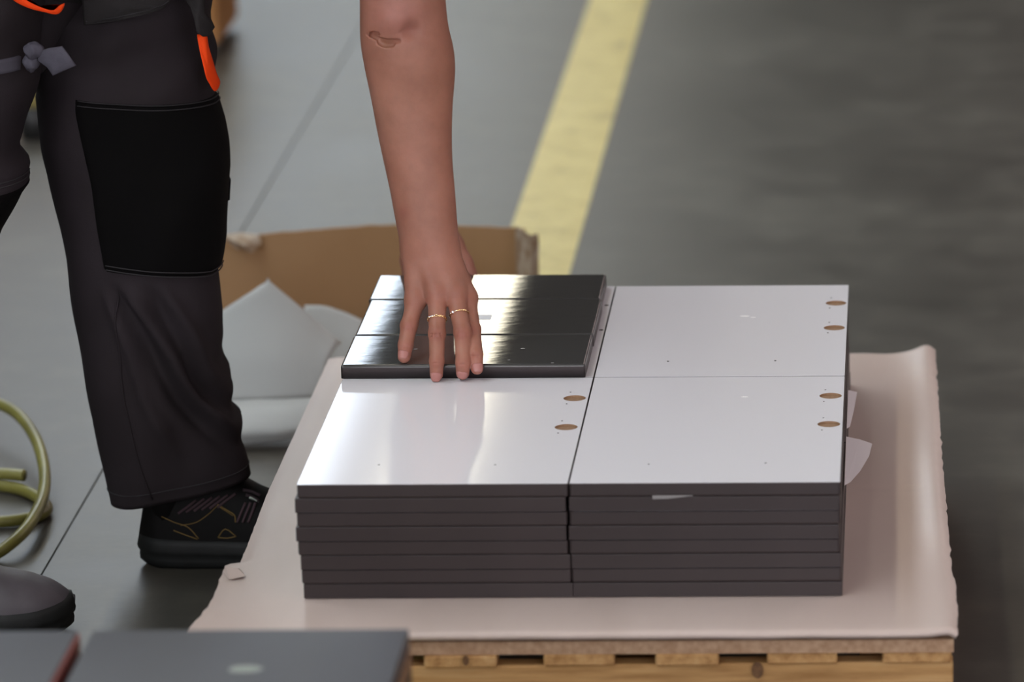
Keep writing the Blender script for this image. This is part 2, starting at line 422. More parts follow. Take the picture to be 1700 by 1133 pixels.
def add_panel(name, label, group, x, y, z, w, d, t, white_up, cups=(), holes=(), scuffs=(), rz=0.0, mat=None, face_mat=None):
    root = empty(name, (x, y, z)); root.rotation_euler.z = rz
    tag(root, label, 'panel', group)
    key = (round(w, 4), round(d, 4), round(t, 4), white_up, mat.name if mat else '')
    f = 0.0005
    if key not in PANEL_MESH or cups:
        bo = bm_obj('body', panel_body_bm(w, d, t-f if face_mat else t, white_up), mat or M_edge, root)
        for p_ in bo.data.polygons: p_.use_smooth = False
        if not cups: PANEL_MESH[key] = bo.data
    else:
        bo = bpy.data.objects.new('body', PANEL_MESH[key]); link(bo, root)
    if face_mat:
        if not white_up: bo.location.z = f
        z0 = t-f if white_up else 0.0
        key2 = key+('face', 'topmost' in label)
        if key2 not in PANEL_MESH or cups:
            fo = box('white_face', *((0.0004, w-0.0004, 0.0004, d-0.0004) if cups or 'topmost' in label else (0.004, w-0.004, 0.004, d-0.004)), z0, z0+f, face_mat, root)
            if not cups: PANEL_MESH[key2] = fo.data
        else:
            fo = bpy.data.objects.new('white_face', PANEL_MESH[key2]); link(fo, root)
        if cups:
            rr = 0.0130
            bpy.context.view_layer.update()
            cut(bo, [(cx-x, cy-y, t, rr) for cx, cy in cups], 0.0105)
            cut(fo, [(cx-x, cy-y, t, rr) for cx, cy in cups], 0.0105)
            for cx, cy in cups:
                bm = bmesh.new(); n = 32; dp = 0.0030
                ra = rr-0.00015
                top = [bm.verts.new((cx-x+ra*math.cos(2*PI*k/n), cy-y+ra*math.sin(2*PI*k/n), t-0.0003)) for k in range(n)]
                bot = [bm.verts.new((cx-x+ra*math.cos(2*PI*k/n), cy-y+ra*math.sin(2*PI*k/n), t-dp)) for k in range(n)]
                for k in range(n): bm.faces.new((top[k], bot[k], bot[(k+1) % n], top[(k+1) % n]))
                bm.faces.new(bot)
                bm_obj('hinge_cup', bm, M_cup, root)
    for hx, hy, hr in holes:
        bm = bmesh.new(); bmesh.ops.create_cone(bm, segments=12, cap_ends=True, radius1=hr, radius2=hr*0.92, depth=0.0003)
        for v in bm.verts: v.co += Vector((hx-x, hy-y, t+0.00015))
        bm_obj('screw_hole', bm, M_hole, root)
    for sx, sy, sw in scuffs:
        bm = bmesh.new(); n = 14; vs = []
        for k in range(n):
            a = 2*PI*k/n; q = 1+0.5*mnoise.noise(Vector((math.cos(a)*2+sx*90, math.sin(a)*2, 0)))
            vs.append(bm.verts.new((sx-x+sw*q*math.cos(a), sy-y+sw*0.5*q*math.sin(a), t+0.00012)))
        bm.faces.new(vs); bm_obj('scuff_mark', bm, M_scuff, root)
    return root

ORD = ['topmost', 'second from the top', 'third from the top', 'fourth from the top', 'fifth from the top', 'sixth from the top', 'seventh from the top', 'lowest']
W, D = 0.2952, 0.4232
X_L, X_R = -0.6645, -0.3680
Y_F, Y_B = 4.7000, 5.1258
ZB = SHZ + 0.0004
TOPZ = ZB + 8*PT
def P(px, py): q = at_z(px, py, TOPZ); return (q[0], q[1])
def cup_marks(cups, r=0.0011):
    out = []
    for cx, cy in cups: out += [(cx-0.0065, cy+0.0245, r), (cx-0.0075, cy-0.0245, r)]
    return out
cups_FL = [P(954, 661), P(940, 709)]; cups_FR = [P(1379, 657), P(1376, 704)]; cups_BR = [P(1388, 503), P(1385, 544)]
hol = lambda a: [(*P(x_, y_), r_) for x_, y_, r_ in a]
stacks = [
    ('FL', X_L, Y_F, 'stack under the fingertips', [0.0, -0.004, -0.0022, -0.0045, -0.0025, 0.0004, 0.0008, 0.0028], cups_FL, hol([(629, 772, .0012), (822, 772, .0012)]), []),
    ('FR', X_R, Y_F, 'stack with the paper scraps', [0.0, -0.0012, -0.0008, -0.0028, -0.002, 0.0, 0.0, 0.0012], cups_FR, hol([(1077, 771, .0011), (1271, 769, .0012)]), hol([(1236, 659, .0045)])),
    ('BR', X_R, Y_B, 'stack beside the black boards', [0.0, -0.001, -0.001, -0.0022, -0.001, 0.0, 0.0, 0.001], cups_BR, hol([(1109, 600, .0015), (1287, 599, .0015)]), hol([(1237, 525, .006), (1250, 527, .0035)])),
    ('BL', X_L, Y_B, 'stack underneath the black boards', [0.0, -0.002, -0.001, -0.002, -0.001, 0.0, 0.0, 0.001], [], hol([(1007, 507, .0028), (998, 548, .0028)]), []),
]
for key, sx, sy, desc, offs, cups, holes, scuffs in stacks:
    for k in range(8):
        z = ZB + (7-k)*PT
        wu = (k % 2 == 0)
        xx = sx + offs[k]*0.75
        yy = sy + 0.0014*((k+1)//2) + (0 if k == 0 else random.uniform(0, 0.0004))
        lab = 'white-backed dark-edged panel, %s in the %s' % (ORD[k], desc)
        h = list(holes)+cup_marks(cups) if k == 0 else []
        add_panel('furniture_panel', lab, 'stacked furniture panels on the main pallet', xx, yy, z, W, D, PT-0.0002, wu, cups if k == 0 else (), h, scuffs if k == 0 else (), face_mat=M_white)
# bits of pale residue on the edges
def edge_mark(px0, px1, py, y, h=0.004, tp=None):
    a = at_y(px0, py, y-0.0006); b_ = at_y(px1, py, y-0.0006)
    return a, b_
a, b_ = edge_mark(1083, 1150, 826, Y_F)
bmv = [(a[0], a[1], a[2]+0.002), (a[0], a[1], a[2]-0.0022), (a[0]+0.016, a[1], a[2]-0.002), (b_[0], a[1], a[2]+0.0012), (b_[0], a[1], a[2]+0.002)]
bk = [(q[0], q[1]+0.0005, q[2]) for q in bmv]
ws = mobj('film_shred', bmv+bk, [(0, 1, 2, 3, 4), (9, 8, 7, 6, 5)]+[(i, 5+i, 5+(i+1) % 5, (i+1) % 5) for i in range(5)], M_paper)
tag(ws, 'thin pale shred of film on the dark panel edges', 'film')
ws.data.materials[0] = M_film2

# three glossy black boards on the left-hand far stack
ZD = TOPZ + 0.0003
for nm, y0, y1, dx in (('front', 5.1215, 5.2545, 0.0), ('mid', 5.2575, 5.4230, 0.0008), ('rear', 5.4260, 5.5460, -0.0016)):
    lab = {'front': 'glossy black narrow board gripped at its edge by the fingertips',
           'mid': 'glossy black narrow board with a small grey sticker, between the other two',
           'rear': 'glossy black narrow board touched by the thumb of the far hand'}[nm]
    r_ = empty('glossy_board', (-0.6665+dx, y0, ZD)); tag(r_, lab, 'panel', 'glossy black boards under the hands')
    bo = bm_obj('body', panel_body_bm(0.2880, y1-y0, PT, False, 0.0032), M_gloss, r_)
    bo.data.materials.append(M_edge)
    for p_ in bo.data.polygons:
        if abs(p_.normal.z) < 0.2: p_.material_index = 1
    bo.data.polygons.foreach_set('use_smooth', [True]*len(bo.data.polygons))
    wn = bo.modifiers.new('wn', 'WEIGHTED_NORMAL'); wn.keep_sharp = False; wn.weight = 100
    if nm == 'front':
        for px_, py_, sw in ((868, 579, .0028), (690, 580, .0026), (917, 603, .0018), (845, 598, .0016)):
            q = at_z(px_, py_, ZD+PT); bm = bmesh.new(); vs = []
            for k in range(9):
                a = 2*PI*k/9; g_ = 1+0.5*mnoise.noise(Vector((math.cos(a)*2+px_, math.sin(a)*2, 0)))
                vs.append(bm.verts.new((q[0]-r_.location.x+sw*g_*math.cos(a), q[1]-y0+sw*0.7*g_*math.sin(a), PT+0.0001)))
            bm.faces.new(vs); bm_obj('scuff_mark', bm, M_film2, r_)
    if nm == 'mid':
        q0 = at_z(786, 531, ZD+PT); q1 = at_z(820, 523, ZD+PT)
        box('sticker', q0[0]-r_.location.x, q1[0]-r_.location.x-0.002, q0[1]-y0, q1[1]-y0, PT, PT+0.0003, M_sticker, r_)

# paper scraps sticking out of the stack side
def scrap(name, pts, lab):
    V = [np.array(p_) for p_ in pts]; n = len(V)
    V2 = [v-np.array((0, 0, 0.0005)) for v in V]
    o = mobj(name, V+V2, [tuple(range(n)), tuple(range(2*n-1, n-1, -1))]+[(i, n+i, n+(i+1) % n, (i+1) % n) for i in range(n)], M_paper)
    return tag(o, lab, 'paper')
zx = ZB+4*PT
sxp = X_R+W+0.0009
yA, yB = 5.12, 4.97
scrap('paper_scrap', [(sxp, at_z(1402, 728, 0.22)[1], 0.222), at_z(1428, 730, 0.216), at_z(1448, 737, 0.211), at_z(1443, 757, 0.2115), at_z(1428, 782, 0.214), at_z(1412, 800, 0.217), (sxp, at_z(1405, 806, 0.22)[1], 0.220)], 'pointed white paper scrap poking out low from the panel stack side')
scrap('paper_scrap', [(sxp, at_z(1405, 650, 0.22)[1], 0.2215), at_z(1423, 651, 0.214), at_z(1418, 680, 0.215), at_z(1411, 708, 0.218), (sxp, at_z(1406, 712, 0.22)[1], 0.2205)], 'narrow white paper scrap poking out of the panel stack side')

# ------------------------------------------------------------------ nearer pallet with dark panels
NZ, NL = 0.36, 13
npal = empty('wooden_pallet', (-0.62, 3.6, 0)); tag(npal, 'pine wooden pallet under the dark film-covered panels', 'pallet')
make_pallet(npal, -1.02, -0.30, 3.02, 4.10, [(-1.02+i*0.1265, -1.02+i*0.1265+0.08) for i in range(6)])
PTn = (NZ-0.1385)/NL
ords = ['topmost', 'second', 'third', 'fourth', 'fifth', 'sixth', 'seventh', 'eighth', 'ninth', 'tenth', 'eleventh', 'twelfth', 'lowest']
for col, (x0, y0, desc) in enumerate(((-0.768, 3.612, 'stack on the nearer pallet'), (-1.080, 3.612, 'red-banded stack on the nearer pallet'))):
    for k in range(NL):
        z = NZ-(k+1)*PTn
        lab = 'dark grey film-covered panel, %s in the %s' % (ords[k] + (' from the top' if 0 < k < NL-1 else ''), desc)
        r_ = add_panel('furniture_panel', lab, 'dark panels on the nearer pallet', x0+(0 if k == 0 else random.uniform(-.001, .001)), y0, z, 0.2975, 0.4235, PTn-0.0002, False, mat=M_film)
        if col == 1:
            box('edge_band', 0.2976, 0.2998, 0.004, 0.419, 0.0015, PTn-0.002, M_band, r_)
        elif k > 0:
            box('edge_band', 0.2976, 0.2992, 0.003, 0.4205, 0.001, PTn-0.001, M_cup if k % 2 else M_edge, r_)
        if col == 0 and k == 0:
            q = at_z(408, 1112, NZ); bm = bmesh.new(); n = 18; vs = []
            for i in range(n):
                a = 2*PI*i/n; w_ = 1+0.25*mnoise.noise(Vector((math.cos(a)*2, math.sin(a)*2, 5)))
                vs.append(bm.verts.new((q[0]-x0+0.016*w_*math.cos(a), q[1]-y0+0.010*w_*math.sin(a), PTn+0.0003)))
            bm.faces.new(vs); o_ = bm_obj('painted_glint', bm, M_tab_glint, r_)  # highlight on the panel top, painted as a pale patch

# ------------------------------------------------------------------ carton and foam sheets on the floor
carton = empty('cardboard_carton', (-0.8, 6.3, 0)); tag(carton, 'torn brown cardboard carton lying open on the floor behind the pallet', 'carton')
def card_wall(name, pts_top, pts_bot, y0, thick, parent, mat):
    V = []; n = len(pts_top)
    for dy in (0, thick):
        for a_, b2 in zip(pts_top, pts_bot):
            V.append((a_[0], y0+dy+a_[2], a_[1])); V.append((b2[0], y0+dy+b2[2], b2[1]))
    Fc = []
    for i in range(n-1):
        a = 2*i; Fc.append((a, a+2, a+3, a+1)); c = 2*n+a; Fc.append((c, c+1, c+3, c+2))
        Fc.append((a, c, c+2, a+2)); Fc.append((a+1, a+3, c+3, c+1))
    Fc.append((0, 1, 2*n+1, 2*n)); e = 2*(n-1); Fc.append((e, 2*n+e, 2*n+e+1, e+1))
    return mobj(name, V, Fc, mat, parent, False, carton.location)
YC = 6.46
tops, bots = [], []
for i, px in enumerate(np.linspace(330, 872, 28)):
    ty = np.interp(px, [330, 365, 430, 520, 620, 700, 760, 830, 872], [400, 390, 388, 382, 376, 374, 376, 377, 379]) + 1.5*mnoise.noise(Vector((px*0.05, 0, 0)))
    q = at_y(px, ty, YC); w_ = 0.006*math.sin(px*0.012)
    tops.append((q[0], q[2], w_)); bots.append((q[0], 0.006, w_))
card_wall('back_wall', tops, bots, YC, 0.004, carton, M_card)
# folded torn end
q0 = at_y(866, 380, YC-0.02); q1 = at_y(886, 381, YC-0.05)
V = []; Fc = []
for j in range(9):
    t = j/8; z = q0[2]*(1-t)+0.006*t
    jag = 0.008*mnoise.noise(Vector((j*1.7, 2, 0)))
    V += [(tops[-1][0]-0.012, YC-0.003, z), (q0[0]+jag*0.5, YC-0.022, z+jag*0.3), (q1[0]-0.004+jag, YC-0.06, z+0.004*math.sin(j*2.1)), (q1[0]+0.004+jag*0.4, YC-0.05, z)]
for j in range(8):
    for i in range(3): a = j*4+i; Fc.append((a, a+1, a+5, a+4))
te = mobj('torn_end', V, Fc, M_cardtorn, carton, False, carton.location); te.modifiers.new('s', 'SOLIDIFY').thickness = 0.003
# small torn flap at the other end
pts = [at_y(368, 392, YC-0.012), at_y(400, 389, YC-0.015), at_y(428, 392, YC-0.014), at_y(432, 405, YC-0.02), at_y(418, 418, YC-0.03), at_y(396, 411, YC-0.022)]
tf = mobj('torn_flap', pts+[(sum(p_[0] for p_ in pts)/6, YC-0.04, sum(p_[2] for p_ in pts)/6)], [(i, (i+1) % 6, 6) for i in range(6)], M_cardtorn, carton, False, carton.location); tf.modifiers.new('s', 'SOLIDIFY').thickness = 0.003
# bottom tray sheet, sagging lifted near edge
V = []; Fc = []
nxx, nyy = 16, 20
for j in range(nyy):
    y = 5.95+(YC-5.95)*j/(nyy-1)
    for i in range(nxx):
        x = -1.04+(-0.62+1.04)*i/(nxx-1)
        V.append((x, y, 0.007+0.002*mnoise.noise(Vector((x*8, y*5, 0)))))
for j in range(nyy-1):
    for i in range(nxx-1): a = j*nxx+i; Fc.append((a, a+1, a+nxx+1, a+nxx))
tr = mobj('tray_sheet', V, Fc, M_card, carton, True, carton.location); tr.modifiers.new('s', 'SOLIDIFY').thickness = 0.004

def foam(name, grid, lab, n=6, th=0.0025, crumple=0.004, seed=0):
    """grid: rows of world points, interpolated smoothly and crumpled"""
    G = [[np.array(p_) for p_ in row] for row in grid]
    rows = [spline(r_, n) for r_ in G]
    cols = [spline([rows[j][i] for j in range(len(rows))], n) for i in range(len(rows[0]))]
    nu, nv = len(cols), len(cols[0]); V = []; Fc = []
    for i in range(nu):
        for j in range(nv):
            p_ = cols[i][j].copy(); nz = Vector((p_[0]*18+seed, p_[1]*12, p_[2]*18))
            p_ += crumple*np.array((mnoise.noise(nz), mnoise.noise(nz+Vector((9, 3, 1))), abs(mnoise.noise(nz+Vector((2, 8, 4))))))
            V.append(p_)
    for i in range(nu-1):
        for j in range(nv-1): a = i*nv+j; Fc.append((a, a+nv, a+nv+1, a+1))
    o = mobj(name, V, Fc, M_foam, None, True); o.modifiers.new('s', 'SOLIDIFY').thickness = th
    return tag(o, lab, 'foam sheet', 'foam sheets in the carton')
A = at_y
foam('foam_sheet', [
    [A(330, 742, 5.815), A(400, 740, 5.815), A(470, 732, 5.82), A(520, 725, 5.83)],
    [A(330, 722, 5.82), A(400, 716, 5.82), A(470, 712, 5.825), A(530, 700, 5.84)],
    [A(330, 684, 5.87), A(400, 680, 5.87), A(480, 676, 5.87), A(560, 668, 5.89)],
    [A(330, 668, 5.93), A(410, 664, 5.93), A(490, 662, 5.93), A(575, 657, 5.94)]], 'white foam sheet rolled over at the carton front edge', crumple=0.002)
foam('foam_sheet', [
    [A(320, 668, 5.955), A(400, 668, 5.955), A(480, 666, 5.955), A(530, 664, 5.965)],
    [A(330, 620, 5.99), A(400, 612, 5.985), A(478, 606, 5.985), A(545, 600, 6.0)],
    [A(335, 560, 6.03), A(405, 545, 6.02), A(490, 548, 6.02), A(562, 574, 6.03)],
    [A(350, 530, 6.05), A(420, 492, 6.045), A(490, 508, 6.045), A(566, 573, 6.045)],
    [A(362, 522, 6.06), A(440, 471, 6.06), A(455, 474, 6.06), A(567, 572, 6.06)]], 'peaked white foam sheet standing up in the carton', crumple=0.003, seed=4)
foam('foam_sheet', [
    [A(500, 620, 6.14), A(560, 618, 6.14), A(620, 612, 6.14)],
    [A(500, 560, 6.17), A(560, 562, 6.17), A(615, 570, 6.17)],
    [A(505, 508, 6.20), A(550, 512, 6.20), A(605, 533, 6.20)]], 'pale foam sheet behind the peaked one, near the black boards', crumple=0.003, seed=9)

# ------------------------------------------------------------------ hose
hr = 0.0078
def zpts(lst): return [at_z(px, py, z) for px, py, z in lst]
h = empty('rubber_hose', tuple(at_z(-150, 800, 0))); tag(h, 'olive yellow rubber hose looped on the concrete floor', 'hose')
def htube(name, lst, parent=h, r=hr):
    pts = [p_-np.array(h.location) for p_ in spline(zpts(lst), 10)]
    return tube(name, pts, r, M_hose, parent, 14)
htube('hose_loop', [(-190, 690, .03), (-120, 656, .036), (-60, 656, .042), (0, 672, .045), (35, 694, .045), (62, 735, .042), (74, 785, .036), (70, 828, .030), (48, 872, .026), (18, 903, .018), (-20, 925, .0085), (-110, 950, .0085), (-220, 940, .0085)])
htube('hose_coil', [(-220, 830, .0085), (-120, 806, .0085), (-60, 802, .0085), (-10, 806, .0085), (30, 812, .0085), (62, 826, .0085), (78, 843, .0085), (66, 856, .0085), (30, 864, .0085), (-10, 867, .0085), (-80, 868, .0085), (-200, 860, .0085)])
htube('hose_end', [(-160, 800, .022), (-60, 790, .0225), (-10, 787, .0235), (20, 788, .0245), (40, 790, .0245)])

# ------------------------------------------------------------------ things far behind
cr = empty('wooden_crate', (-1.64, 8.75, 0)); tag(cr, 'orange-brown slatted wooden crate standing far behind the worker', 'crate')
for i in range(4): box('slat', -0.3, 0.33, -0.29, -0.27, 0.02+i*0.115, 0.02+i*0.115+0.105, M_crate, cr, 0.002, 1)
for i in range(4): box('slat', 0.31, 0.33, -0.268, -0.02, 0.02+i*0.115, 0.02+i*0.115+0.105, M_crate, cr, 0.002, 1)
for sx_, sy_ in ((-0.3, -0.268), (0.27, -0.268), (-0.3, -0.06), (0.27, -0.06)): box('post', sx_, sx_+0.038, sy_, sy_+0.038, 0, 0.5, M_crate, cr, 0.002, 1)
bk_ = at_z(46, 245, 0)
bn = empty('plastic_bin', (bk_[0], bk_[1]+0.08, 0)); tag(bn, 'small black plastic bin with an olive rim far behind the legs', 'bin')
def lathe(name, prof, mat, parent, n=24):
    V = []; Fc = []
    for r_, z in prof:
        for k in range(n): V.append((r_*math.cos(2*PI*k/n), r_*math.sin(2*PI*k/n), z))
    for i in range(len(prof)-1):
        for k in range(n): Fc.append((i*n+k, i*n+(k+1) % n, (i+1)*n+(k+1) % n, (i+1)*n+k))
    return mobj(name, V, Fc, mat, parent, True)
lathe('body', [(0.0, 0.001), (0.026, 0.001), (0.032, 0.06), (0.030, 0.06), (0.024, 0.006), (0, 0.006)], M_dark, bn)
lathe('rim', [(0.0325, 0.06), (0.034, 0.064), (0.033, 0.085), (0.030, 0.085), (0.030, 0.06), (0.0325, 0.06)], M_olive, bn)

# ------------------------------------------------------------------ distance-field modelling for the body
from mathutils.bvhtree import BVHTree
def sd_cone(X, Y, Z, a, b, r1, r2, sq=1.0):
    ax, ay, az = a[0], a[1]/sq, a[2]; bx, by, bz = b[0], b[1]/sq, b[2]
    dx, dy, dz = bx-ax, by-ay, bz-az; L = dx*dx+dy*dy+dz*dz+1e-12
    px, py, pz = X-ax, Y/sq-ay, Z-az
    t = np.clip((px*dx+py*dy+pz*dz)/L, 0, 1)
    return np.sqrt((px-t*dx)**2+(py-t*dy)**2+(pz-t*dz)**2) - (r1+(r2-r1)*t)
def sd_ball(X, Y, Z, c, r): 
    r = np.array(r if hasattr(r, '__len__') else (r, r, r)); 
    q = np.sqrt(((X-c[0])/r[0])**2+((Y-c[1])/r[1])**2+((Z-c[2])/r[2])**2)
    return (q-1)*r.min()
def smin(a, b, k):
    h = np.clip(0.5+0.5*(b-a)/k, 0, 1); return b+(a-b)*h-k*h*(1-h)
def smax(a, b, k): return -smin(-a, -b, k)
def chain(G, pts, rad, k=0.003, sq=1.0):
    f = None
    for i in range(len(pts)-1):
        c = sd_cone(*G, pts[i], pts[i+1], rad[i], rad[i+1], sq)
        f = c if f is None else smin(f, c, k)
    return f
def grid(lo, hi, h):
    ax = [np.arange(lo[i], hi[i]+h, h, dtype=np.float32) for i in range(3)]
    return np.meshgrid(*ax, indexing='ij', sparse=True)
def surface_nets(f, lo, h):
    s = f < 0
    nx, ny, nz = f.shape
    cnt = np.zeros((nx-1, ny-1, nz-1), np.int8)
    for i in (0, 1):
        for j in (0, 1):
            for k in (0, 1): cnt += s[i:nx-1+i, j:ny-1+j, k:nz-1+k]
    act = (cnt > 0) & (cnt < 8)
    I, J, K = np.nonzero(act); n = len(I)
    idx = -np.ones(act.shape, np.int64); idx[I, J, K] = np.arange(n)
    pos = np.zeros((n, 3)); num = np.zeros(n)
    cs = [(i, j, k) for i in (0, 1) for j in (0, 1) for k in (0, 1)]
    for a in cs:
        for b_ in cs:
            d = [b_[q]-a[q] for q in range(3)]
            if sum(d) != 1 or min(d) < 0: continue
            fa = f[I+a[0], J+a[1], K+a[2]]; fb = f[I+b_[0], J+b_[1], K+b_[2]]
            m = (fa < 0) != (fb < 0)
            t = np.where(m, fa/np.where(m, fa-fb, 1), 0)
            for q in range(3): pos[:, q] += np.where(m, a[q]+t*d[q], 0)
            num += m
    pos /= num[:, None]
    V = (np.stack([I, J, K], 1)+pos)*h+np.array(lo)
    quads = []
    for axis in range(3):
        sl0 = [slice(1, -1)]*3; sl0[axis] = slice(0, -1); sl1 = [slice(1, -1)]*3; sl1[axis] = slice(1, None)
        a = s[tuple(sl0)]; b_ = s[tuple(sl1)]
        u, v = [q for q in range(3) if q != axis]
        for flip in (False, True):
            m = (a & ~b_) if not flip else (~a & b_)
            g = np.stack(np.nonzero(m), 1)
            g[:, u] += 1; g[:, v] += 1
            def cell(du, dv):
                c = g.copy(); c[:, u] += du; c[:, v] += dv
                return idx[c[:, 0], c[:, 1], c[:, 2]]
            q = np.stack([cell(-1, -1), cell(0, -1), cell(0, 0), cell(-1, 0)], 1)
            fl_ = flip if axis != 1 else not flip
            if fl_: q = q[:, ::-1]
            quads.append(q)
    return V, np.concatenate(quads)

class Shell:
    def __init__(self): self.V = []; self.F = []; self.T = []; self.n = 0
    def add(self, V, Fq, tint):
        self.V.append(V); self.F.append(Fq+self.n); self.T.append(tint); self.n += len(V)
    def build(self, name, mat, parent=None):
        V = np.concatenate(self.V); Fq = np.concatenate(self.F); T = np.concatenate(self.T)
        me = bpy.data.meshes.new(name)
        me.vertices.add(len(V)); me.vertices.foreach_set('co', V.astype(np.float32).ravel())
        me.loops.add(Fq.size); me.loops.foreach_set('vertex_index', Fq.ravel().astype(np.int32))
        me.polygons.add(len(Fq)); me.polygons.foreach_set('loop_start', np.arange(0, Fq.size, 4, dtype=np.int32))
        me.polygons.foreach_set('use_smooth', np.ones(len(Fq), bool))
        me.update(calc_edges=True); me.validate()
        ca = me.color_attributes.new('tint', 'FLOAT_COLOR', 'POINT')
        ca.data.foreach_set('color', np.concatenate([T, np.ones((len(T), 1))], 1).astype(np.float32).ravel())
        me.materials.append(mat)
        return link(bpy.data.objects.new(name, me), parent)
SKIN = np.array((0.352, 0.158, 0.108))
def tint_of(V, spots, base=SKIN):
    T = np.tile(base, (len(V), 1))
    for c, r, col, amt in spots:
        w = amt*np.exp(-(np.linalg.norm(V-np.array(c), axis=1)/r)**2)
        T = T*(1-w[:, None])+np.array(col)*w[:, None]
    return T
RED = (0.31, 0.105, 0.075); PALE = (0.47, 0.25, 0.185); DKR = (0.24, 0.085, 0.055)

# ---- near arm and hand (the person's right)
A = at_y
PXM = 1405.0
fa_rows = [(-170, 604, 740, 5.225), (-90, 604, 734, 5.232), (-30, 602, 733, 5.235), (10, 602, 736, 5.235), (60, 602, 742, 5.235), (95, 608, 750, 5.234), (127, 614, 751, 5.232), (190, 625, 747.5, 5.226), (254, 638, 747.5, 5.218), (318, 652, 752, 5.208), (360, 660, 754.5, 5.201), (400, 667.5, 758, 5.195)]
fa_rows = [tuple(q) for q in spline(fa_rows, 4)]
fa_c = [A((l+r_)/2, y, Y) for y, l, r_, Y in fa_rows]
fa_r = [(r_-l)/2/PXM for y, l, r_, Y in fa_rows]
fing = {  # joints: px, py, Y ; radii
    'pinky': ([(690, 499, 5.166), (679, 541, 5.150), (673.5, 573, 5.137), (671, 592.5, 5.129)], [.0107, .0098, .0089, .0077]),
    'ring': ([(726, 490, 5.160), (725.5, 554, 5.128), (725, 600, 5.1105), (724.5, 622.5, 5.1115)], [.0112, .0097, .0086, .0077]),
    'middle': ([(756, 488, 5.162), (768, 552, 5.130), (769, 602, 5.1105), (768, 620, 5.1125)], [.0113, .0100, .0088, .0078]),
    'index': ([(775, 495, 5.172), (785, 548, 5.146), (790, 588, 5.119), (792, 612, 5.1125)], [.0108, .0092, .0083, .0074]),
}
thumb = ([(744, 425, 5.212), (765, 466, 5.232), (768, 515, 5.226), (765, 553, 5.206)], [.0135, .012, .0105, .009])
lo = np.array((-0.668, 5.085, 0.285)); hi = np.array((-0.495, 5.30, 0.86)); h = 0.00155
G = grid(lo, hi, h)
zsplit = None
arm = chain(G, fa_c, fa_r, 0.006, 0.80)
# carpal block + metacarpals
mc0 = [(688, 420, 5.190), (703, 414, 5.188), (724, 413, 5.188), (742, 418, 5.194)]
palm = None
for (p0, nm) in zip(mc0, ('pinky', 'ring', 'middle', 'index')):
    p1 = fing[nm][0][0]
    m = sd_cone(*G, A(*p0), A(*p1), 0.0148, fing[nm][1][0]+0.0014)
    palm = m if palm is None else smin(palm, m, 0.010)
# palm pad behind
palm = smin(palm, sd_cone(*G, A(712, 440, 5.212), A(722, 486, 5.190), 0.017, 0.013), 0.012)
hand = smin(arm, palm, 0.014)
th_f = chain(G, [A(*q) for q in thumb[0]], thumb[1], 0.004)
full = smin(hand, th_f, 0.008)
for nm, (jt, rd) in fing.items():
    J3 = [A(*q) for q in jt]
    f = chain(G, J3, rd, 0.0028)
    for q, rr in ((J3[1], rd[1]*1.02), (J3[0], rd[0]*1.05)):
        f = smin(f, sd_ball(*G, q+np.array((0, -0.0008, 0.0005)), rr), 0.003)
    full = np.minimum(full, smin(hand, f, 0.0075))
# fine creases: over the knuckles, at the finger joints and at the elbow
def groove(full, a, b_, r, k=0.0012): return smax(full, -sd_cone(*G, a, b_, r, r), k)
for nm, (jt, rd) in fing.items():
    for ji, w_ in ((1, 1.0), (2, 0.8)):
        px, py, Y = jt[ji]; rr = rd[ji]
        for dy in ((-2.6, 2.2) if ji == 1 else (0.0,)):
            c = A(px, py+dy, Y); yfr = c[1]-rr*1.03
            a = np.array((c[0]-rr*0.55, yfr+rr*0.14, c[2])); m_ = np.array((c[0], yfr-0.0002, c[2])); b_ = np.array((c[0]+rr*0.55, yfr+rr*0.14, c[2]))
            full = groove(full, a, m_, 0.0006); full = groove(full, m_, b_, 0.0006)
def front(px, py, dep=0.0):   # point on the camera side of the forearm
    k = np.interp(py, [q[0] for q in fa_rows], range(len(fa_rows)))
    Y = np.interp(py, [q[0] for q in fa_rows], [q[3] for q in fa_rows]); r_ = np.interp(k, range(len(fa_r)), fa_r)
    cx = np.interp(py, [q[0] for q in fa_rows], [(q[1]+q[2])/2 for q in fa_rows])
    u = np.clip((px-cx)/PXM/r_, -0.98, 0.98)
    return A(px, py, Y-0.80*r_*math.sqrt(1-u*u)+dep)
for pts in (((613, 57), (640, 67), (662, 68)), ((630, 70), (640, 74), (652, 74)), ((618, 54), (650, 55), (672, 50))):
    sp_ = spline(pts, 5)
    for i in range(len(sp_)-1): full = groove(full, front(*sp_[i], -0.0011), front(*sp_[i+1], -0.0011), 0.0022, 0.003)
full = smax(full, -sd_ball(*G, front(680, 50, -0.006), 0.0115), 0.008)
full = smin(full, sd_ball(*G, front(655, 30, 0.012), 0.016), 0.016)
Va, Fa = surface_nets(full, lo, h)
spots = []
for nm, (jt, rd) in fing.items():
    for ji, am in ((0, .4), (1, .9), (2, .55)):
        q = A(*jt[ji]); spots.append((q+np.array((0, -rd[ji], 0)), rd[ji]*0.9, RED, am))
    q = A(*jt[3]); spots.append((q, rd[3]*1.6, (0.46, 0.19, 0.15), .5))
    spots.append((A((jt[1][0]+jt[2][0])/2, (jt[1][1]+jt[2][1])/2, jt[1][2]-0.008), .010, PALE, .35))
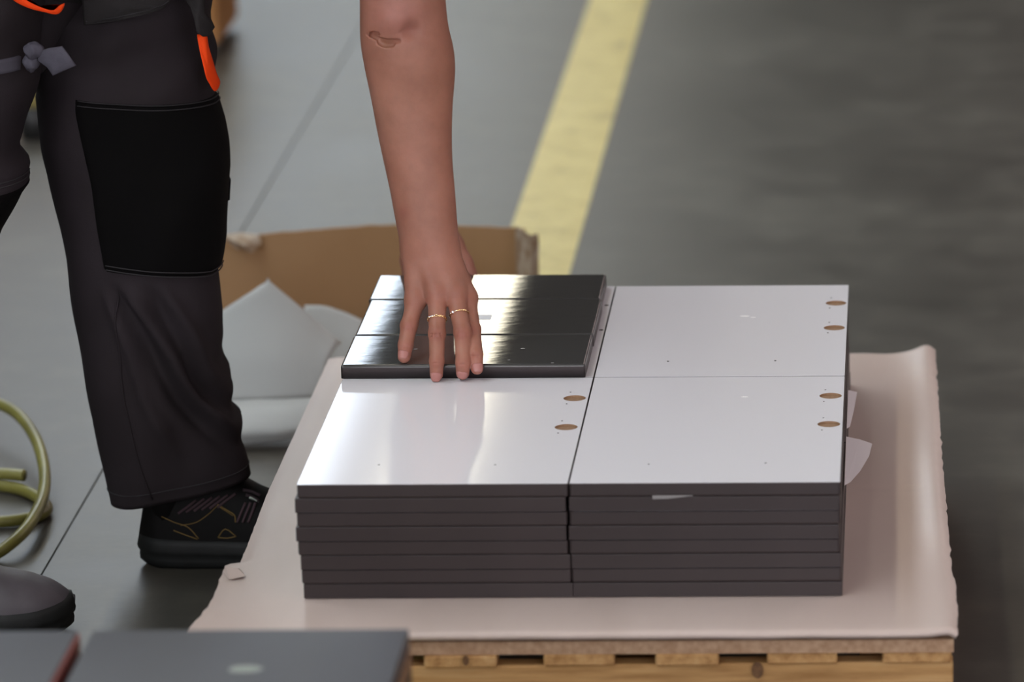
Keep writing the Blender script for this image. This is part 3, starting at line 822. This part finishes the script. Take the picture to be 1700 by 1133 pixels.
spots += [(front(682, 50), .012, DKR, .75), (front(622, 61), .005, (0.22, 0.11, 0.06), .35), (front(634, 66), .007, (0.20, 0.10, 0.055), .45), (front(648, 68), .007, (0.22, 0.11, 0.06), .35), (front(640, 75), .007, (0.24, 0.13, 0.06), .4), (front(655, 20), .035, (0.40, 0.17, 0.14), .6),
          (front(640, 190), .04, PALE, .35), (front(720, 150), .05, (0.34, 0.15, 0.095), .45), (A(720, 470, 5.15), .03, (0.37, 0.16, 0.12), .4), (front(673, 352), .008, RED, .6)]
body = Shell(); body.add(Va, Fa, tint_of(Va, spots))

# ---- far arm and hand (the person's left) behind the boards
lo2 = np.array((-0.70, 5.53, 0.255)); hi2 = np.array((-0.535, 5.73, 0.72)); h2 = 0.0022
G = grid(lo2, hi2, h2)
fl_c = [A(672, -20, 5.665), A(676, 60, 5.66), A(685, 150, 5.645), A(700, 260, 5.615), A(714, 345, 5.592)]
larm = chain(G, fl_c, [.040, .042, .041, .034, .027], 0.010, 0.85)
lf = [[(690, 362, 5.593), (679, 432, 5.582), (679, 480, 5.566), (680, 505, 5.5585)], [(703, 360, 5.592), (702, 438, 5.584), (702, 490, 5.567), (703, 520, 5.5585)],
      [(722, 360, 5.592), (726, 438, 5.584), (727, 490, 5.567), (727, 522, 5.5585)], [(736, 364, 5.594), (747, 430, 5.582), (750, 482, 5.566), (751, 510, 5.5585)]]
lp = None
for q in lf:
    m = sd_cone(*G, A(*q[0]), A(*q[1]), .0135, .0118); lp = m if lp is None else smin(lp, m, .010)
lhand = smin(larm, lp, .012)
lt = chain(G, [A(735, 372, 5.588), A(754, 405, 5.580), A(771, 436, 5.574), A(787, 470, 5.568)], [.0130, .0118, .0105, .0088], .004)
lfull = smin(lhand, lt, .008)
for q in lf: lfull = np.minimum(lfull, smin(lhand, chain(G, [A(*j) for j in q[1:]], [.0102, .0090, .0074], .003), .006))
Vb, Fb = surface_nets(lfull, lo2, h2)
body.add(Vb, Fb, tint_of(Vb, [(A(781, 447, 5.55), .02, (0.46, 0.19, 0.15), .5)]))

# ---- trunk, legs, head
hipL, hipR = np.array((-0.95, 5.385, 0.78)), np.array((-1.075, 5.225, 0.78))
kneeL, kneeR = np.array((-0.925, 5.33, 0.47)), np.array((-1.185, 5.165, 0.46))
ankL, ankR = np.array((-0.915, 5.345, 0.085)), np.array((-1.215, 5.085, 0.085))
pelv = np.array((-0.99, 5.31, 0.83)); chest = np.array((-0.66, 5.38, 1.01)); neck = np.array((-0.52, 5.38, 1.06)); headc = np.array((-0.375, 5.36, 1.09))
shR, shL = np.array((-0.585, 5.215, 0.975)), np.array((-0.60, 5.545, 0.985))
lo3 = np.array((-1.42, 5.02, 0.03)); hi3 = np.array((-0.25, 5.80, 1.26)); h3 = 0.0085
G = grid(lo3, hi3, h3)
t_ = sd_cone(*G, pelv+np.array((0, 0, .02)), (pelv+chest)/2, .105, .12); t_ = smin(t_, sd_cone(*G, (pelv+chest)/2, chest, .12, .135), .05)
t_ = smin(t_, sd_cone(*G, shR+np.array((-.03, .03, .01)), shL+np.array((-.03, -.03, .01)), .065, .065), .05)
t_ = smin(t_, sd_cone(*G, chest, neck, .07, .05), .05); t_ = smin(t_, sd_cone(*G, neck, headc, .052, .05), .03)
t_ = smin(t_, chain(G, [hipL, kneeL, ankL], [.060, .050, .026], .02), .03)
t_ = smin(t_, chain(G, [hipR, kneeR, ankR], [.045, .045, .026], .02), .02)
t_ = smin(t_, chain(G, [shR, fa_c[0]+np.array((0, 0, -0.01))], [.055, .046], .02), .04)
t_ = smin(t_, chain(G, [shL, np.array(fl_c[0])+np.array((0, 0, 0.02))], [.052, .037], .02), .04)
Vc, Fc_ = surface_nets(t_, lo3, h3)
body.add(Vc, Fc_, tint_of(Vc, []))
# head: local frame, z up along the skull, -y to the face; tilted down towards the hands
fdir = Vector((0.45, -0.22, -0.86)).normalized(); udir = Vector((0.85, 0.0, 0.45)); udir = (udir-fdir*udir.dot(fdir)).normalized(); sdir = udir.cross(fdir)
HM = np.array(Matrix((sdir, -fdir, udir)).transposed())
lo4 = np.array((-.11, -.14, -.14)); hi4 = np.array((.11, .13, .14)); h4 = 0.0032
G = grid(lo4, hi4, h4)
hd = sd_ball(*G, (0, .012, .03), (.076, .095, .088)); hd = smin(hd, sd_ball(*G, (0, -.03, -.035), (.058, .062, .078)), .03)
hd = smin(hd, sd_ball(*G, (0, -.072, -.098), .016), .02)
hd = smin(hd, sd_cone(*G, (0, -.090, .012), (0, -.108, -.028), .008, .0125), .010)
for s_ in (-1, 1):
    hd = smax(hd, -sd_ball(*G, (s_*.031, -.101, .006), (.018, .014, .012)), .010)
    hd = smin(hd, sd_ball(*G, (s_*.031, -.080, .006), .0135), .003)
    hd = smin(hd, sd_cone(*G, (s_*.014, -.092, .024), (s_*.045, -.080, .026), .006, .005), .010)
    hd = smin(hd, sd_ball(*G, (s_*.078, .010, -.004), (.010, .020, .032)), .006)
for z_, r_ in ((-.056, .0055), (-.067, .0065)): hd = smin(hd, sd_cone(*G, (-.018, -.088, z_), (.018, -.088, z_), r_, r_), .004)
Vd, Fd = surface_nets(hd, lo4, h4)
td = tint_of(Vd, [((0, -.094, -.061), .02, (0.40, 0.13, 0.11), .7), ((.031, -.094, .006), .008, (.06, .035, .02), .9), ((-.031, -.094, .006), .008, (.06, .035, .02), .9)])
body.add(Vd@HM.T+headc, Fd, td)
person = body.build('person', M_skin)
tag(person, 'worker in charcoal trousers and black shoes bending over, both bare hands on the black boards', 'person')
hr_f = np.maximum(sd_ball(*G, (0, .022, .040), (.086, .104, .094)), -sd_ball(*G, (0, -.115, -.03), (.085, .085, .10)))
hr_f = np.maximum(hr_f, -(G[2]+.045+0*G[0]+0*G[1]))
hs = Shell(); Ve, Fe = surface_nets(hr_f, lo4, h4); hs.add(Ve@HM.T+headc, Fe, np.ones((len(Ve), 3))); hs.build('hair', M_hair, person)

# fingernails
for nm, (jt, rd) in fing.items():
    d = A(*jt[2]); t = A(*jt[3]); ax = Vector(t-d).normalized(); r_ = rd[3]
    side = Vector((1, 0.25 if nm == 'index' else (-0.15 if nm == 'pinky' else 0), 0)); side = (side-ax*side.dot(ax)).normalized(); nrm = side.cross(ax).normalized()
    if nrm.y > 0: nrm = -nrm
    V = []; Fc = []; nu, nv = 9, 7
    L = {'pinky': .0098, 'ring': .0112, 'middle': .0088, 'index': .0105}[nm]
    for j in range(nv):
        v = j/(nv-1)
        hw = 0.92*(0.84+0.16*math.sin(PI*min(1, v*1.3+.1))) * (math.sqrt(max(0.12, 1-((v-0.72)/0.36)**2)) if v > 0.72 else (math.sqrt(max(.25, 1-((0.22-v)/0.26)**2)) if v < 0.22 else 1))
        for i in range(nu):
            a = (i/(nu-1)*2-1)*hw
            c = Vector(t) + ax*(-0.0052+v*L)
            rr = r_*(1.045-0.22*max(0, v-0.45)**1.6)
            V.append(c+(side*math.sin(a)+nrm*math.cos(a))*rr)
    for j in range(nv-1):
        for i in range(nu-1): a = j*nu+i; Fc.append((a, a+1, a+nu+1, a+nu))
    o = mobj('fingernail', V, Fc, M_nail, person, True); o.modifiers.new('s', 'SOLIDIFY').thickness = 0.0006

# rings
def ring_on(nm, t, tw, gems, lab):
    jt, rd = fing[nm]; a = A(*jt[0]); b_ = A(*jt[1]); c = Vector(a+(b_-a)*t); ax = Vector(b_-a).normalized()
    r_ = rd[0]+(rd[1]-rd[0])*t+0.0009
    u = Vector((1, 0, 0)); u = (u-ax*u.dot(ax)).normalized(); v = ax.cross(u)
    if v.y > 0: v = -v
    root = empty('finger_ring', c); root.parent = person; root['label'] = lab
    def pt(an, dr=0.0, da=0.0): return (u*math.cos(an)+v*math.sin(an))*(r_+dr)+ax*da
    if tw:
        for ph in (0, PI): tube('band', [pt(2*PI*k/96, 0.0003*math.cos(9*2*PI*k/96+ph), 0.0011*math.sin(7*2*PI*k/96+ph)) for k in range(96)], 0.0006, M_gold, root, 6, True)
    else:
        tube('band', [pt(2*PI*k/64, 0, 0.0004*math.sin(6*PI*k/64)) for k in range(64)], 0.0008, M_gold, root, 6, True)
    for an, sz, mat in gems:
        bm = bmesh.new(); bmesh.ops.create_icosphere(bm, subdivisions=1, radius=sz)
        p_ = pt(an, 0.0006)
        for v_ in bm.verts: v_.co += p_
        bm_obj('gem', bm, mat, root)
ring_on('ring', 0.64, True, [(1.95, .0011, M_gem), (2.15, .0010, M_gem), (2.35, .0011, M_gem), (1.75, .0009, M_gem), (1.1, .0009, M_gold), (0.85, .0010, M_gold)], 'thin gold twisted ring with tiny clear stones')
ring_on('middle', 0.54, False, [(2.15, .0019, M_gem), (1.85, .0008, M_gem), (2.45, .0008, M_gem), (1.45, .0009, M_gold), (1.0, .0009, M_gold), (0.8, .0009, M_gold)], 'thin gold ring with one larger clear stone')

# ------------------------------------------------------------------ trousers
class Leg:
    def __init__(s, rows): s.r = rows; s.k = [q[0] for q in rows]
    def at(s, row, th, off=0.0):
        I = lambda c: float(np.interp(row, s.k, [q[c] for q in s.r]))
        lx, rx, tl, tr, Y, hd_ = I(1), I(2), I(3), I(4), I(5), I(6)
        L = A(lx, row+tl, Y); R_ = A(rx, row+tr, Y); c = (L+R_)/2; u = (R_-L)/2; hw = np.linalg.norm(u); u = u/hw
        ct, st = math.cos(th), math.sin(th)
        e = 0.9
        cu = math.copysign(abs(ct)**e, ct); sv = math.copysign(abs(st)**e, st)
        dsp = s.fold(row, cu, sv)+off
        return c + u*cu*(hw+dsp) + np.array((0, 1, 0))*sv*(hd_+dsp)
    def fold(s, row, cu, sv): return 0.0
    def mesh(s, r0, r1, n, m):
        V = []; Fc = []
        for j in range(n):
            row = r0+(r1-r0)*j/(n-1)
            for i in range(m): V.append(s.at(row, 2*PI*i/m))
        for j in range(n-1):
            for i in range(m): i2 = (i+1) % m; Fc.append((j*m+i, (j+1)*m+i, (j+1)*m+i2, j*m+i2))
        return V, Fc
    def patch(s, r0f, r1f, t0f, t1f, off, n=30, m=36, edge=True):
        """panel sewn on the leg: raised by off, turned in at its rim"""
        V = []; Fc = []
        for j in range(n):
            v = j/(n-1)
            for i in range(m):
                u = i/(m-1)
                th = t0f(v)+(t1f(v)-t0f(v))*u
                row = r0f(u)+(r1f(u)-r0f(u))*v
                ed = min(i, m-1-i, j, n-1-j)
                V.append(s.at(row, th, off if ed > 0 else -0.002))
        for j in range(n-1):
            for i in range(m-1): a = j*m+i; Fc.append((a, a+m, a+m+1, a+1))
        return V, Fc
    def line(s, f, off, n=40): return [s.at(*f(i/(n-1)), off) for i in range(n)]
def ridge(d, w): return math.exp(-(d/w)**2)
class FrontLeg(Leg):
    def fold(s, row, cu, sv):
        if sv > 0.4: return 0.0
        f = 0.0
        if 440 < row < 760:
            e = min(1, (row-440)/40)*min(1, (760-row)/80)
            f += e*(0.018*ridge(cu-(-0.05+(row-450)/250*0.98), 0.10) - 0.015*ridge(cu-(-0.24+(row-450)/250*0.98), 0.12))
            f += e*(0.012*ridge(cu-(0.42+(row-450)/170*0.5), 0.10) - 0.010*ridge(cu-(0.27+(row-450)/170*0.5), .09))
            f += e*0.009*ridge(cu-(-0.30+(row-470)/220*0.45), 0.09)
        if row > 620:
            e = min(1, (row-620)/60)
            f += e*0.004*math.sin(cu*4.1+row*0.012)
        if row < 150: f += 0.006*math.sin(row*0.05+cu*3)*max(0, 1-abs(row-60)/110)
        return f+0.0015*math.sin(row*0.03+cu*7)
front_leg = FrontLeg([  # row, left px, right px, tilt left, tilt right, Y, half depth
    (-150, 30, 335, 0, 0, 5.37, .110), (-60, 48, 346, 0, 0, 5.37, .112), (0, 56, 349, 0, 0, 5.37, .112), (60, 60, 352, 0, 0, 5.365, .112), (120, 61, 354, 0, 0, 5.36, .110), (160, 61, 356, 0, 0, 5.355, .108), (200, 65, 366, 0, 0, 5.35, .106), (240, 72, 372, 0, 0, 5.345, .104),
    (280, 83, 375, 0, 0, 5.34, .102), (340, 94, 374, 0, 0, 5.335, .098), (395, 106, 370, 0, 0, 5.335, .094), (425, 113, 364, 0, 0, 5.335, .092), (450, 117, 358, 0, 0, 5.335, .090), (490, 122, 364, 0, 0, 5.337, .088), (520, 126, 369, 0, 0, 5.338, .087),
    (560, 132, 371, 0, 0, 5.34, .086), (600, 138, 365, 2, -2, 5.342, .084), (640, 145, 366, 4, -6, 5.345, .083), (680, 152, 384, 6, -8, 5.347, .082), (735, 162, 398, 12, -12, 5.347, .075), (780, 172, 408, 18, -16, 5.345, .068), (808, 180, 411, 24, -18, 5.345, .062)])
class BackLeg(Leg):
    def fold(s, row, cu, sv):
        return 0.004*math.sin(row*0.035+cu*3)+(0.005*ridge(row-255-cu*18, 16)-0.004*ridge(row-232-cu*18, 14) if sv < 0.5 else 0)+(0.006*ridge(row-300, 12) if sv < 0.5 else 0)
back_leg = BackLeg([
    (-150, -130, 70, 0, 0, 5.235, .090), (-60, -140, 82, 0, 0, 5.222, .100), (0, -150, 76, 0, 0, 5.215, .104), (60, -162, 70, 0, 0, 5.21, .106), (130, -178, 58, 0, 0, 5.205, .106), (190, -198, 45, 0, 0, 5.2, .104), (240, -204, 38, 0, 0, 5.195, .102), (275, -210, 40, 0, 0, 5.19, .1), (300, -214, 33, 0, 0, 5.185, .098), (340, -222, 18, 0, 0, 5.18, .096),
    (385, -234, 0, 0, 0, 5.175, .094), (450, -250, -18, 0, 0, 5.165, .09), (600, -275, -45, 0, 0, 5.15, .085), (800, -300, -70, 0, 0, 5.14, .082), (880, -305, -78, 0, 0, 5.14, .081)])
V1, F1 = front_leg.mesh(-150, 808, 150, 96); V2, F2 = back_leg.mesh(-130, 880, 120, 72)
lo5 = np.array((-1.25, 5.02, 0.56)); G = grid(lo5, np.array((-0.78, 5.56, 0.92)), 0.009)
pv = sd_cone(*G, hipL+np.array((-.02, -.01, .02)), hipR+np.array((0, .01, .02)), .095, .095)
pv = smin(pv, sd_cone(*G, (hipL+hipR)/2+np.array((-.02, 0, -.02)), (hipL+hipR)/2+np.array((-.045, -.02, -.105)), .07, .05), .04)
V3, F3 = surface_nets(pv, lo5, 0.009); o3 = len(V1)+len(V2)
trousers = mobj('trousers', V1+V2+list(V3), F1+[tuple(i+len(V1) for i in f) for f in F2]+[tuple(int(i)+o3 for i in f) for f in F3], M_trouser, person, True)
trousers.modifiers.new('s', 'SOLIDIFY').thickness = 0.0025
trousers['label'] = 'loose charcoal work trousers with black knee patches'
for an, kn in ((ankL, kneeL), (ankR, kneeR)):
    d_ = (kn-an)/np.linalg.norm(kn-an)
    tube('sock', [an+d_*t for t in (-.035, 0, .03, .06, .1, .15)], [.028, .029, .030, .032, .036, .040], M_shoe, person, 20)
# knee patch, its seams
pV, pF = front_leg.patch(lambda u: 132+30*u, lambda u: 424+27*min(1, u*1.35), lambda v: math.radians(-112+2*v), lambda v: math.radians(35), 0.0035, 34, 44)
kp = mobj('knee_patch', pV, pF, M_pad, trousers, True); kp['label'] = 'black knee patch'
for dr in (0, 8): tube('seam', front_leg.line(lambda t: (136+27*t+dr, math.radians(-108+126*t)), 0.0042), 0.0008, M_seam, trousers, 5)
for dr in (-13, -6): tube('seam', front_leg.line(lambda t: (423+dr+27*min(1, 1.35*t), math.radians(-106+112*t)), 0.0045), 0.0008, M_seam, trousers, 5)
tube('seam', front_leg.line(lambda t: (452+345*t, math.radians(-100-4*math.sin(3*t))), 0.0008), 0.0011, M_trouser, trousers, 5)
tube('seam', front_leg.line(lambda t: (788, math.radians(-175+190*t)), 0.0004), 0.0008, M_seam, trousers, 5)
bV, bF = back_leg.patch(lambda u: 292, lambda u: 520, lambda v: math.radians(-130), lambda v: math.radians(50), 0.003, 16, 24)
mobj('knee_patch', bV, bF, M_pad, trousers, True)
for dr in (0, 7): tube('seam', back_leg.line(lambda t: (284+dr, math.radians(-120+125*t)), 0.001), 0.0008, M_seam, trousers, 5)
mobj('tool_pocket', *front_leg.patch(lambda u: 300, lambda u: 345, lambda v: math.radians(5), lambda v: math.radians(40), 0.0055, 8, 8), M_pad, trousers, True)

def slab(name, pxs, Y, th, mat, parent, bulge=0.0, smooth=True):
    """flat cloth piece outlined in pixels on an upright plane, with thickness and a soft bulge"""
    P3 = [A(px, py, Y if not callable(Y) else Y(px, py)) for px, py in pxs]
    c = sum(P3)/len(P3); n = len(P3); V = []; Fc = []
    rings = [(1.0, 0.0), (0.93, -1.0), (0.5, -1.0-bulge), (0.15, -1.0-1.3*bulge)]
    for s_, d_ in rings:
        for p_ in P3: V.append(c+(p_-c)*s_+np.array((0, d_*th, 0)))
    for k in range(len(rings)-1):
        for i in range(n): Fc.append((k*n+i, k*n+(i+1) % n, (k+1)*n+(i+1) % n, (k+1)*n+i))
    Fc.append(tuple((len(rings)-1)*n+i for i in range(n)))
    b0 = len(V)
    for p_ in P3: V.append(p_+np.array((0, th, 0)))
    for i in range(n): Fc.append((i, b0+i, b0+(i+1) % n, (i+1) % n))
    Fc.append(tuple(b0+n-1-i for i in range(n)))
    return mobj(name, V, Fc, mat, parent, smooth)
def dense(pts, n=4): return [tuple(q) for q in spline([(a, b_) for a, b_ in pts]+[pts[0]], n)[:-1]]
# tied strip of cloth on the near thigh
mobj('cloth_strap', *back_leg.patch(lambda u: 74, lambda u: 101, lambda v: math.radians(-150), lambda v: math.radians(-28), 0.004, 8, 30), M_tie, trousers, True)
yk = 5.118
def blob(name, px, py, Y, rx, rz, mat, parent, sd=0):
    bm = bmesh.new(); bmesh.ops.create_icosphere(bm, subdivisions=3, radius=1); c = A(px, py, Y)
    for v in bm.verts:
        q = 1+0.22*mnoise.noise(v.co*1.8+Vector((sd, 0, 0)))+0.06*math.sin(v.co.x*7+v.co.z*5)
        v.co = Vector((c[0]+v.co.x*rx*q, c[1]+v.co.y*0.011*q, c[2]+v.co.z*rz*q))
    return bm_obj(name, bm, mat, parent, True)
blob('cloth_knot', 56, 84, yk, .012, .010, M_tie, trousers, 1); blob('cloth_knot', 52, 103, yk+.004, .0095, .011, M_tie, trousers, 5)
ct_ = slab('cloth_tail', [(62, 100), (68, 84), (82, 80), (103, 77), (113, 90), (126, 109), (108, 117), (88, 126), (78, 112)], lambda px, py: yk-0.004-0.02*(px-62)/64+0.004*math.sin(px*0.2), 0.002, M_tie, trousers, 0.6)
# orange trims
slab('orange_trim', dense([(8, -12), (26, 3), (50, 14), (75, 20), (94, 24), (103, 17), (107, 6), (100, 10), (90, 17), (70, 12), (45, 0), (30, -14)], 3), 5.115, 0.003, M_orange, trousers)
slab('orange_trim', dense([(327, 58), (332, 85), (338, 110), (343, 130), (349, 141), (355, 151), (361, 149), (365, 137), (359, 122), (352, 98), (346, 78), (342, 58)], 3), lambda px, py: 5.268+0.03*max(0, (px-340)/26), 0.004, M_orange, trousers, 0.8)

# ------------------------------------------------------------------ jacket
G = grid(np.array((-1.30, 5.03, 0.64)), np.array((-0.40, 5.76, 1.24)), 0.0085)
j_ = sd_cone(*G, pelv+np.array((0, 0, .03)), (pelv+chest)/2, .150, .145); j_ = smin(j_, sd_cone(*G, (pelv+chest)/2, chest, .145, .155), .05)
j_ = smin(j_, sd_cone(*G, shR+np.array((-.03, .03, .01)), shL+np.array((-.03, -.03, .01)), .082, .082), .05)
j_ = smin(j_, sd_cone(*G, chest, neck, .09, .066), .05)
j_ = smin(j_, sd_cone(*G, np.array((-0.96, 5.40, .875)), np.array((-1.07, 5.225, .875)), .140, .140), .04)
for a_, b2 in ((shR, fa_c[0]), (shL, np.array(fl_c[0]))):
    b2 = a_+(np.array(b2)-a_)*0.62
    j_ = smin(j_, sd_cone(*G, a_, b2, .072, .068), .03)
n_ = (np.sin(G[0]*60+G[2]*35)*np.sin(G[1]*40+G[2]*20))*0.004
j_ = j_+n_
js = Shell(); Vj, Fj = surface_nets(j_, np.array((-1.30, 5.03, 0.64)), 0.0085); js.add(Vj, Fj, np.ones((len(Vj), 3)))
jacket = js.build('jacket', M_jacket, person); jacket['label'] = 'dark grey short-sleeved work jacket'
hem = slab('jacket_hem', [(134, -40), (136, 0), (139, 42), (165, 40), (195, 35), (225, 28), (250, 22), (270, 15), (284, 2), (292, -40)], lambda px, py: 5.215+0.02*math.sin(px*0.05), 0.003, M_jacket, jacket, 0.8)
slab('jacket_hem', [(296, -40), (304, -5), (316, 10), (322, 30), (327, 54), (337, 61), (347, 60), (356, 46), (350, 33), (340, 22), (339, 0), (336, -40)], lambda px, py: 5.262+0.012*math.sin(px*0.11), 0.004, M_jacket, jacket, 1.4)
tube('hem_seam', [A(px, np.interp(px, [140, 195, 250, 270, 282], [36, 29, 16, 9, 0]), 5.2105+0.02*math.sin(px*0.05)-0.0025) for px in range(142, 282, 6)], 0.0008, M_seam, hem, 5)

# ------------------------------------------------------------------ safety shoes
def make_shoe(loc, L, upper_mat, toe_mat, rz=0.0):
    root = empty('safety_shoe', loc); root.parent = person; root.rotation_euler.z = rz
    S = np.linspace(0, 1, 46)
    def hw(s): return float(np.interp(s, [0, .03, .08, .2, .4, .6, .74, .86, .94, .98, 1], [.010, .022, .031, .036, .036, .044, .048, .043, .031, .018, .006]))
    def ctr(s): return float(np.interp(s, [0, .4, .7, 1], [0, 0, .002, .006]))
    V = []; Fc = []; m = 40
    def zs(s): return 0.040-0.004*math.sin(PI*s)+(0.008*max(0, (s-.8)/.2)**2), 0.010*max(0, (s-.8)/.2)**2+0.003*max(0, (.08-s)/.08)
    # sole: stacked outlines
    prof = [(0.90, 0.0), (0.985, 0.12), (1.0, 0.30), (0.985, 0.42), (1.03, 0.50), (1.05, 0.62), (1.02, 0.80), (0.99, 1.0)]
    def outline(k, fr):
        pts = []
        for s in S: zt, zb = zs(s); pts.append((s*L, ctr(s)-hw(s)*k, zb+(zt-zb)*fr))
        for s in S[::-1][1:-1]: zt, zb = zs(s); pts.append((s*L, ctr(s)+hw(s)*k, zb+(zt-zb)*fr))
        return pts
    n = None
    for k, fr in prof:
        o_ = outline(k, fr); n = len(o_); V += [((x-L/2)*(1+(k-1)*0.35)+L/2, y, z) for x, y, z in o_]
    for j in range(len(prof)-1):
        for i in range(n): Fc.append((j*n+i, j*n+(i+1) % n, (j+1)*n+(i+1) % n, (j+1)*n+i))
    Fc.append(tuple(range(n-1, -1, -1))); Fc.append(tuple((len(prof)-1)*n+i for i in range(n)))
    mobj('sole', V, Fc, M_sole, root, True)
    # upper
    def top(s): return float(np.interp(s, [0, .02, .06, .25, .38, .46, .56, .68, .8, .9, .96, 1], [.06, .095, .112, .122, .124, .112, .095, .080, .072, .062, .05, .036]))
    V = []; Fc = []; na = 25
    for s in S:
        zt, zb = zs(s); w_ = hw(s)*0.965; tp = top(s)-zt+0.004
        for i in range(na):
            a = PI*i/(na-1); ca, sa = math.cos(a), math.sin(a)
            e = 0.72
            V.append((s*L+(0.004*sa*(1 if s < .1 else 0)), ctr(s)-w_*math.copysign(abs(ca)**e, ca)*(1-0.10*sa), zt-0.004+tp*sa**0.8))
    for j in range(len(S)-1):
        for i in range(na-1): a = j*na+i; Fc.append((a, a+1, a+na+1, a+na))
    up_ = mobj('upper', V, Fc, upper_mat, root, True)
    if toe_mat:
        up_.data.materials.append(toe_mat)
        for p_ in up_.data.polygons:
            if p_.center.x > 0.66*L: p_.material_index = 1
    tree = BVHTree.FromPolygons([Vector(v) for v in V], Fc)
    return root, tree, V
shoe, stree, sv_ = make_shoe((-0.953, 5.348, 0.0), 0.272, M_shoe, None)
shoe['label'] = 'black safety shoe with ochre stitching'
def on_shoe(px, py, off=0.0008):
    o_ = Vector(_C)-shoe.location; d = Vector(ray(px, py)).normalized()
    hit = stree.ray_cast(o_, d)
    p_ = hit[0] if hit[0] else Vector(A(px, py, 5.305))-shoe.location
    return p_ - d*off
def shoe_line(name, pts, r, mat, n=6): 
    q = spline([(a, b_) for a, b_ in pts], n)
    tube(name, [on_shoe(a, b_) for a, b_ in q], r, mat, shoe, 6)
shoe_line('stitching', [(268, 858), (290, 868), (312, 876), (330, 895)], .0007, M_stitch)
shoe_line('stitching', [(288, 881), (306, 888), (328, 896)], .0007, M_stitch)
shoe_line('stitching', [(300, 873), (325, 868), (345, 855), (362, 839)], .0006, M_stitch)
shoe_line('stitching', [(361, 838), (376, 847), (389, 856), (391, 868)], .0009, M_stitch)
shoe_line('stitching', [(364, 842), (378, 851), (387, 857)], .0006, M_stitch)
for k in range(6):
    x = 296+k*13
    shoe_line('mesh_stripe', [(x, 853-k*2), (x+14, 843-k*2.2), (x+30, 831-k*2.2)], .0017, M_mesh, 3)
for k in range(3): shoe_line('mesh_stripe', [(394+k*9, 868), (401+k*9, 850), (408+k*8, 835)], .0017, M_mesh, 3)
shoe_line('emblem', [(362, 893), (374, 879), (392, 891)], .0007, M_stitch, 3); shoe_line('emblem', [(362, 893), (378, 894), (392, 891)], .0007, M_stitch, 3)
for (a, b_) in (((403, 814), (432, 823)), ((408, 822), (430, 833))): shoe_line('lace', [a, ((a[0]+b_[0])/2, (a[1]+b_[1])/2-2), b_], .0022, M_lace, 4)
shoe_line('pull_tab', [(414, 826), (422, 829), (430, 833)], .0018, M_tab_glint, 3)
shoe2, t2_, _ = make_shoe((-1.262, 5.075, 0.0), 0.275, M_shoe, M_toe)
shoe2['label'] = 'black safety shoe with scuffed grey toe'
